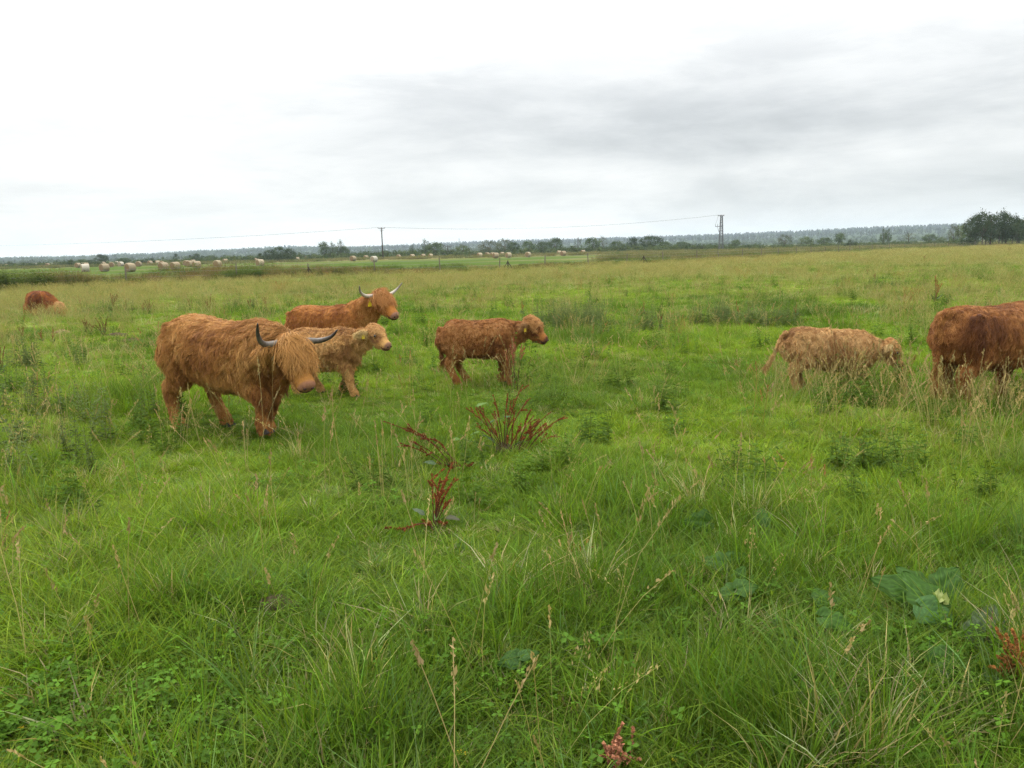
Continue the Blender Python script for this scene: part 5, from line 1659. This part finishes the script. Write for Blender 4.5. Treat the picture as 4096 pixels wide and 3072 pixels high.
def dock_plant(label, base_px, tips, leaves=(), seed=0, col=(.25, .074, .027), stem_w=.0042, dist_jit=.10, group=None, lying=(), name='dock_plant'):
    """tips: (px, py, fraction of the stem that carries seeds[, base shift px]) at about the distance of the base"""
    rng = np.random.default_rng(seed)
    b = on_ground(*base_px); d = b.y
    root = empty(name, b); tag(root, label, 'plant', group)
    for tp in tips:
        dy = rng.normal(0, dist_jit)
        top = np.array(at_depth(tp[0], tp[1], d + dy)) - np.array(b)
        bs = np.array((tp[3] * d / FPX if len(tp) > 3 else 0, rng.normal(0, .02), -.01))
        ht = max(top[2], .05)
        pts = curve_pts(bs, top, (-(top[0] - bs[0]) * .22, -dy * .2, ht * .12), 8)
        mb = MB(); mb.tube([tuple(q) for q in pts], list(np.linspace(stem_w, stem_w * .35, 8)), 5); mb.build('stem', M_STEM, root)
        k0 = int(round((1 - tp[2]) * 7)); sp = pts[min(k0, 6):]
        ln = np.linalg.norm(sp[-1] - sp[0])
        v, f, c = spike_geo(rng, sp, .0105, int(70 + 560 * ln), col, .0052)
        mesh_obj('seed_spike', v, f, M_SEED, root, False, c)
        for q in range(2):                                   # short side spikes
            i = rng.integers(min(k0, 5), 7); o = pts[i]; dr = (pts[min(i + 1, 7)] - pts[i]); dr = dr / (np.linalg.norm(dr) + 1e-6) + rng.normal(0, .35, 3)
            e = o + dr / np.linalg.norm(dr) * rng.uniform(.05, .11)
            v, f, c = spike_geo(rng, curve_pts(o, e, (0, 0, .01), 4), .008, 60, col)
            mesh_obj('seed_spike', v, f, M_SEED, root, False, c)
    for (x0, y0, x1, y1, fr) in lying:                       # fallen stems
        p0 = np.array(on_ground(x0, y0)) - np.array(b) + (0, 0, .04); p1 = np.array(on_ground(x1, y1)) - np.array(b) + (0, 0, .05)
        pts = curve_pts(p0, p1, (0, 0, .05), 8); pts[:, 2] += .018 * np.sin(np.linspace(0, 7, 8)); pts[:, 1] += .02 * np.sin(np.linspace(1, 9, 8))
        mb = MB(); mb.tube([tuple(q) for q in pts], list(np.linspace(stem_w, stem_w * .4, 8)), 5); mb.build('stem', M_STEM, root)
        sp = pts[int((1 - fr) * 7):]
        v, f, c = spike_geo(rng, sp, .018, int(160 + 500 * np.linalg.norm(sp[-1] - sp[0])), np.array(col) * .8)
        mesh_obj('seed_spike', v, f, M_SEED, root, False, c)
    for (lx, ly, L, W, ang, c) in leaves:
        v, f, cc = leaf_geo(L, W, .02, .35, c, seed * 7 + int(lx), nw=3, nl=7)
        o = mesh_obj('leaf', v, f, M_BROAD, root, True, cc)
        q = Vector(at_depth(lx, ly, d - .04)) - b
        q.z = max(q.z, .03)
        o.location = q; o.rotation_euler = (rng.normal(0, .25), R(-12) + rng.normal(0, .2), R(ang))
        mb = MB(); mb.tube([(0, 0, 0), tuple(q * .5 + Vector((0, 0, .02))), tuple(q)], [.003, .0025, .002], 5); mb.build('stem', M_GSTEM, root)
    return root

GL, GD = (.115, .19, .045), (.075, .12, .050)
dock_plant('large rust-red dock plant with many seed spikes in front of the woolly calf', (2015, 1812),
           [(2092, 1538, .55), (2032, 1572, .6), (1972, 1578, .5), (2122, 1592, .6), (2126, 1635, .6, 60), (2262, 1664, .62, 95), (2228, 1738, .5, 95), (2182, 1692, .55, 80), (2152, 1680, .55, 60), (2136, 1662, .6, 50), (1864, 1632, .5), (1926, 1650, .6), (1906, 1705, .5), (1962, 1712, .4), (2060, 1640, .6, 30), (2085, 1690, .55, 40), (2210, 1700, .6, 90), (2045, 1600, .6, 10), (2100, 1730, .5, 60)] + [(int(2060 + 150 * math.sin(k * 2.4)), int(1690 + 60 * math.cos(k * 1.7)), .6, int(55 * math.sin(k * 2.4)) + 20) for k in range(7)],
           [(1905, 1625, .11, .045, 20, GL), (1960, 1690, .13, .07, 30, GD), (1920, 1725, .10, .05, 200, GL), (1840, 1755, .12, .05, 240, GL), (2030, 1670, .12, .06, 100, GD), (1980, 1770, .13, .06, 160, GD), (2060, 1780, .12, .05, 330, GD), (1945, 1780, .12, .05, 210, GL)], seed=1)
dock_plant('leaning dock plant with dark red seed spikes bent over towards the big horned cow', (1860, 1880),
           [(1532, 1684, .45), (1625, 1706, .5, -40), (1690, 1742, .55, -60), (1735, 1752, .5, -30), (1600, 1772, .5, -60), (1640, 1765, .5, -50)],
           [(1745, 1855, .10, .06, 190, (.10, .15, .075)), (1800, 1870, .09, .05, 250, GD)], seed=2, dist_jit=.06, lying=[(1850, 1890, 1745, 1885, .8), (1850, 1900, 1895, 1882, .7), (1840, 1905, 1790, 1895, .9)], col=(.19, .042, .019))
dock_plant('slender upright dock plant with orange-red seed spikes and a fallen dark red stem', (1738, 2118),
           [(1812, 1850, .6), (1728, 1893, .6), (1762, 1912, .62), (1822, 1908, .6), (1795, 1955, .55), (1752, 1975, .6), (1775, 1930, .6), (1805, 2000, .5)],
           [(1700, 2060, .09, .05, 175, (.10, .13, .075)), (1780, 2068, .10, .05, -15, (.10, .10, .06)), (1745, 2080, .07, .035, 100, GL)], seed=3, col=(.29, .086, .030), dist_jit=.05, lying=[(1735, 2140, 1540, 2152, .6), (1730, 2150, 1690, 2120, .8), (1750, 2135, 1790, 2130, .8)])
dock_plant('pinkish sorrel plumes on thin stems in front of the woolly calf', (2060, 1570),
           [(2052, 1356, .42), (2042, 1378, .4), (2060, 1385, .4), (2085, 1388, .35, 10), (2016, 1402, .3, -10), (2050, 1400, .45), (2092, 1395, .3, 10)],
           [(2040, 1450, .07, .02, 60, GD), (2055, 1430, .07, .02, 10, GD)], seed=4, col=(.46, .17, .10), dist_jit=.03, stem_w=.003, name='sorrel_plant')
dock_plant('bushy orange-brown sorrel at the edge of the burdock patch', (4070, 2770),
           [(4060 + dx, 2580 + dy, .7, dx * .4) for dx, dy in [(-30, -20), (0, -40), (20, -10), (35, 30), (-50, 40), (50, 0), (-20, 60), (10, 50), (60, 60), (-60, 90), (30, 100), (70, -40), (-40, 0), (45, 70)]],
           [(4040, 2740, .10, .04, 160, GD), (4080, 2750, .10, .04, 20, GD)], seed=5, col=(.34, .145, .045), dist_jit=.06, stem_w=.003, name='sorrel_plant')
dock_plant('short reddish sorrel spikes near a small yellow flower', (2440, 3072),
           [(2456, 2960, .8), (2440, 2990, .7), (2430, 3020, .7), (2470, 3010, .7, 10), (2520, 3030, .7, 60), (2530, 3045, .6, 60)], [], seed=6, col=(.42, .185, .105), dist_jit=.03, stem_w=.003, name='sorrel_plant')
dock_plant('tuft of bright orange dead sorrel lying in short grass', (2330, 2225), [(2300, 2212, .9), (2345, 2200, .9), (2365, 2205, .9), (2320, 2200, .9)], [], seed=7, col=(.45, .15, .035), dist_jit=.03, stem_w=.003, name='sorrel_plant')

# docks and sorrels further off: whole plants in one mesh each
def far_dock_mesh(seed, n, col, h=1.0, spread=.35):
    rng = np.random.default_rng(seed); V = []; F = []; C = []
    def put(v, f, c):
        k = len(V); V.extend(v); F.extend([tuple(i + k for i in q) for q in f]); C.extend(c)
    for i in range(n):
        tip = (rng.normal(0, spread * .5), rng.normal(0, spread * .5), h * rng.uniform(.6, 1.0)); b = (rng.normal(0, .04), rng.normal(0, .04), 0)
        pts = curve_pts(b, tip, (-tip[0] * .2, -tip[1] * .2, .05), 6)
        mb = MB(); mb.tube([tuple(q) for q in pts], list(np.linspace(.009, .004, 6)), 4)
        put(mb.v, mb.f, [(.10, .05, .025)] * len(mb.v))
        put(*spike_geo(rng, pts[2:], .03, 130, col, .017))
    for i in range(7):
        a = rng.uniform(0, 6.28); L = rng.uniform(.2, .32); d = np.array((math.cos(a), math.sin(a), .8)); sd = np.array((-math.sin(a), math.cos(a), 0)) * .05
        q = np.array((0, 0, rng.uniform(0, .2)))
        put([tuple(q), tuple(q + d * L * .5 + sd), tuple(q + d * L), tuple(q + d * L * .5 - sd)], [(0, 1, 2, 3)], [(.07, .11, .035)] * 4)
    return mesh_obj('dock_plant', V, F, M_SEED, None, False, C, mesh_only=True)
FD = [far_dock_mesh(1, 7, (.17, .060, .026)), far_dock_mesh(2, 5, (.20, .080, .032)), far_dock_mesh(3, 9, (.15, .060, .028), spread=.5), far_dock_mesh(4, 4, (.33, .115, .055), spread=.22)]
FAR_DOCKS = [(450, 1250, 80, 1), (505, 1245, 45, 0), (595, 1255, 62, 2), (575, 1250, 50, 0), (840, 1255, 78, 0), (765, 1245, 55, 1), (1070, 1250, 68, 1), (1000, 1240, 48, 1), (345, 1335, 75, 0), (420, 1345, 85, 2), (365, 1345, 50, 1), (95, 1365, 65, 1), (170, 1372, 60, 3), (210, 1378, 70, 3), (10, 1500, 130, 1),
             (2580, 1265, 60, 3), (2955, 1265, 62, 3), (2990, 1260, 55, 1), (2640, 1320, 70, 1), (3740, 1215, 110, 3), (3185, 1270, 55, 3), (3500, 1130, 40, 1), (2240, 1130, 26, 1), (3700, 1040, 22, 0), (3830, 1030, 24, 2), (3930, 1010, 20, 0), (4040, 1010, 20, 2), (3370, 1035, 18, 3), (3640, 1005, 14, 0), (3470, 1100, 26, 1), (2085, 1260, 60, 3)]
for i, (px, by, hpx, v) in enumerate(FAR_DOCKS):
    p = on_ground(px, by)
    d = p.y
    o = obj_of('dock_plant', FD[v]); o.location = p
    s = hpx * d / FPX
    o.rotation_euler = (brng.normal(0, .08), brng.normal(0.12, .08), brng.uniform(0, 6.28)); o.scale = (s * (1.0 if s < .9 else .8), s * (1.0 if s < .9 else .8), s)
    left = px < 1200
    tag(o, ['rust-brown dock plant', 'thin faded dock plant', 'broad many-stemmed brown dock plant', 'pinkish-red sorrel plant'][v] + (w_ := ' standing between the lying cow and the pale-horned cow' if left and by < 1300 else ' by bare earth beyond the big walking cow' if left else ' in the dry grass towards the dark grove' if by < 1150 else ' in green grass between the woolly calf and the sandy calf'), 'plant', ['rust-brown docks', 'thin faded docks', 'broad brown docks', 'pinkish sorrels'][v] + w_)

# burdock with large leaves
def burdock(label, base, leaves, seed, young=None):
    rng = np.random.default_rng(seed)
    b = on_ground(*base); root = empty('burdock_plant', b); tag(root, label, 'plant')
    for i, (px, py, Lp, asp, ang, c, rib) in enumerate(leaves):
        d = b.y; L = Lp * d * 1.12 / FPX
        v, f, cc = leaf_geo(L, L * asp, .030, .42, c, seed * 13 + i, heart=.18, nl=26, nw=12, rib=rib)
        o = mesh_obj('leaf', v, f, M_BROAD, root, True, cc)
        g = on_ground(px, py)
        q = Vector((g.x, g.y, g.z)) - b; q.z = .07 + .05 * rng.random()
        o.location = q - (Matrix.Rotation(R(40), 3, 'X') @ Vector((math.cos(R(ang)), math.sin(R(ang)), 0))) * L * .45
        o.rotation_euler = (Matrix.Rotation(R(40) + rng.normal(0, .12), 3, 'X') @ Matrix.Rotation(R(ang), 3, 'Z') @ Matrix.Rotation(rng.normal(0, .12), 3, 'X')).to_euler()
        mb = MB(); e = o.location
        mb.tube([(0, 0, 0), (e.x * .6, e.y * .6, e.z * .75), tuple(e)], [.007, .005, .004], 6); mb.build('stalk', M_GSTEM, root)
    if young:
        px, py = young
        for k in range(5):
            v, f, cc = leaf_geo(.055, .04, .05, .2, (.33, .38, .13), seed * 3 + k, nl=7, nw=4, rib=(.36, .40, .16))
            o = mesh_obj('leaf', v, f, M_BROAD, root, True, cc); o['label'] = 'young pale yellow-green leaf'
            g = on_ground(px, py); o.location = Vector(g) - b + Vector((rng.normal(0, .012), rng.normal(0, .012), .11)); o.rotation_euler = (0, R(-55) + rng.normal(0, .3), R(rng.uniform(0, 360)))
BL, BG = (.044, .098, .014), (.066, .095, .042)
burdock('burdock with overlapping wavy green leaves round a pale young shoot', (3690, 2540), [(3580, 2440, 190, .75, 150, BL, None), (3680, 2480, 200, .8, 110, BL, None), (3790, 2425, 160, .8, 40, (.044, .095, .016), None), (3750, 2530, 150, .85, -40, (.06, .13, .035), None), (3640, 2400, 140, .8, 120, (.044, .095, .016), None)], 1, young=(3745, 2500))
burdock('single large grey-green burdock leaf with a reddish midrib beside the orange sorrel', (3900, 2640), [(3955, 2570, 230, .72, 55, BG, (.20, .08, .07))], 2)
burdock('burdock with two broad dark leaves among long grass', (3320, 2600), [(3295, 2440, 130, .95, 100, (.044, .095, .016), None), (3345, 2570, 130, .7, -20, BL, None)], 3)
burdock('low round burdock leaf half hidden under pale grass stalks', (3770, 2800), [(3780, 2740, 130, .95, 20, (.044, .095, .016), None)], 4)
burdock('burdock patch of several small rounded leaves beside tall grass', (2900, 2480), [(2860, 2330, 110, .85, 170, (.044, .095, .016), None), (2935, 2300, 130, .6, 20, BL, None), (2910, 2450, 95, .9, 200, (.044, .095, .016), None), (2985, 2445, 90, .9, 10, (.044, .095, .016), None), (2960, 2370, 80, .8, 60, BL, None)], 5)
burdock('flat broad burdock leaf in short grass beside a dark arched stem', (2790, 2170), [(2790, 2150, 100, .9, 180, (.044, .095, .016), None)], 6)
burdock('small oval burdock leaf standing upright in short grass', (3045, 2170), [(3045, 2130, 80, .8, 80, (.044, .095, .016), None)], 7)
burdock('dark burdock leaves sunk between grass tufts', (2070, 2760), [(2040, 2720, 95, .85, 190, (.045, .10, .02), None), (2120, 2710, 80, .7, 20, (.045, .10, .02), None)], 8)

# dark dead stem arched over the grass
def arched():
    b = on_ground(2850, 2110)
    pts = [np.array(at_depth(px, py, b.y + dy)) - np.array(b) for px, py, dy in [(2852, 2112, 0), (2840, 2090, .02), (2815, 2068, .05), (2780, 2053, .08), (2740, 2045, .12), (2690, 2046, .16)]]
    mb = MB(); mb.tube([tuple(q) for q in pts], [.006, .006, .0055, .005, .004, .0025], 6)
    o = mb.build('withered_stalk', mat_plain('dead_stem', (.035, .025, .02), .9, .1, noise=.3, scale=40)); o.location = b
    tag(o, 'dark dead stem arching over short grass', 'stem')
arched()

# bare earth showing between the tufts
M_SOIL = mat_plain('soil', (.105, .075, .048), 1, .05, noise=.5, scale=25, bump=.02)
def soil(px, py, w, h, label, seed, mat=None, name='soil_mound'):
    rng = np.random.default_rng(seed); b = on_ground(px, py); n = 22; V = []; F = []
    rings = [0, .3, .6, .85, 1.0]
    for r in rings:
        for k in range(n):
            a = 2 * math.pi * k / n
            rr = r * (1 + .18 * math.sin(3 * a + seed) + .1 * math.sin(7 * a))
            z = h * (1 - r * r) * (.7 + .6 * rng.random()) - (.03 if r == 1 else 0)
            V.append((w * rr * math.cos(a), w * .6 * rr * math.sin(a), z))
    for i in range(len(rings) - 1):
        for k in range(n):
            F.append((i * n + k, i * n + (k + 1) % n, (i + 1) * n + (k + 1) % n, (i + 1) * n + k))
    o = mesh_obj(name, V, F, mat or M_SOIL, None, True); o.location = b + Vector((0, 0, -.01)); tag(o, label, 'soil')
soil(1095, 2425, .12, .055, 'low mound of bare brown earth between short grass tufts', 1)
soil(2010, 1812, .12, .09, 'dark brown earth clod at the foot of the large dock plant', 2)
soil(250, 1335, .26, .10, 'pale tan heap of dead grass on bare earth', 3, mat_plain('dead_thatch', (.28, .20, .11), 1, .05, noise=.5, scale=18, bump=.03), 'dead_grass_heap')
soil(470, 1345, .35, .08, 'patch of bare reddish earth beside brown docks', 4)
soil(530, 1365, .30, .07, 'second patch of bare earth further from the brown docks', 5)

# yellow flowers
M_PETAL = mat_plain('yellow_petal', (.75, .55, .02), .6, .2)
def flower(px, py, label):
    b = on_ground(px, py + 25); t = Vector(at_depth(px, py, b.y)) - b
    root = empty('yellow_flower', b); tag(root, label, 'flower', 'small yellow flowers')
    mb = MB(); mb.tube([(0, 0, 0), tuple(t * .5), tuple(t)], .0012, 5); mb.build('stem', M_GSTEM, root)
    for k in range(5):
        a = k * 2 * math.pi / 5; d = Vector((math.cos(a), math.sin(a), .35)); s = Vector((-math.sin(a), math.cos(a), 0)); L = .011
        mesh_obj('petal', [tuple(t), tuple(t + d * L * .6 + s * L * .5), tuple(t + d * L + s * L * .15), tuple(t + d * L - s * L * .15), tuple(t + d * L * .6 - s * L * .5)], [(0, 1, 2, 3, 4)], M_PETAL, root)
    mb = MB(); uv_sphere(mb, t + Vector((0, 0, .002)), .0035); mb.build('flower_centre', M_PETAL, root)
for q in [(2700, 3042), (398, 2842), (84, 2912), (510, 3025), (540, 3020), (1840, 3010), (1865, 3015)]:
    flower(*q, 'small yellow five-petalled flower low in the grass')
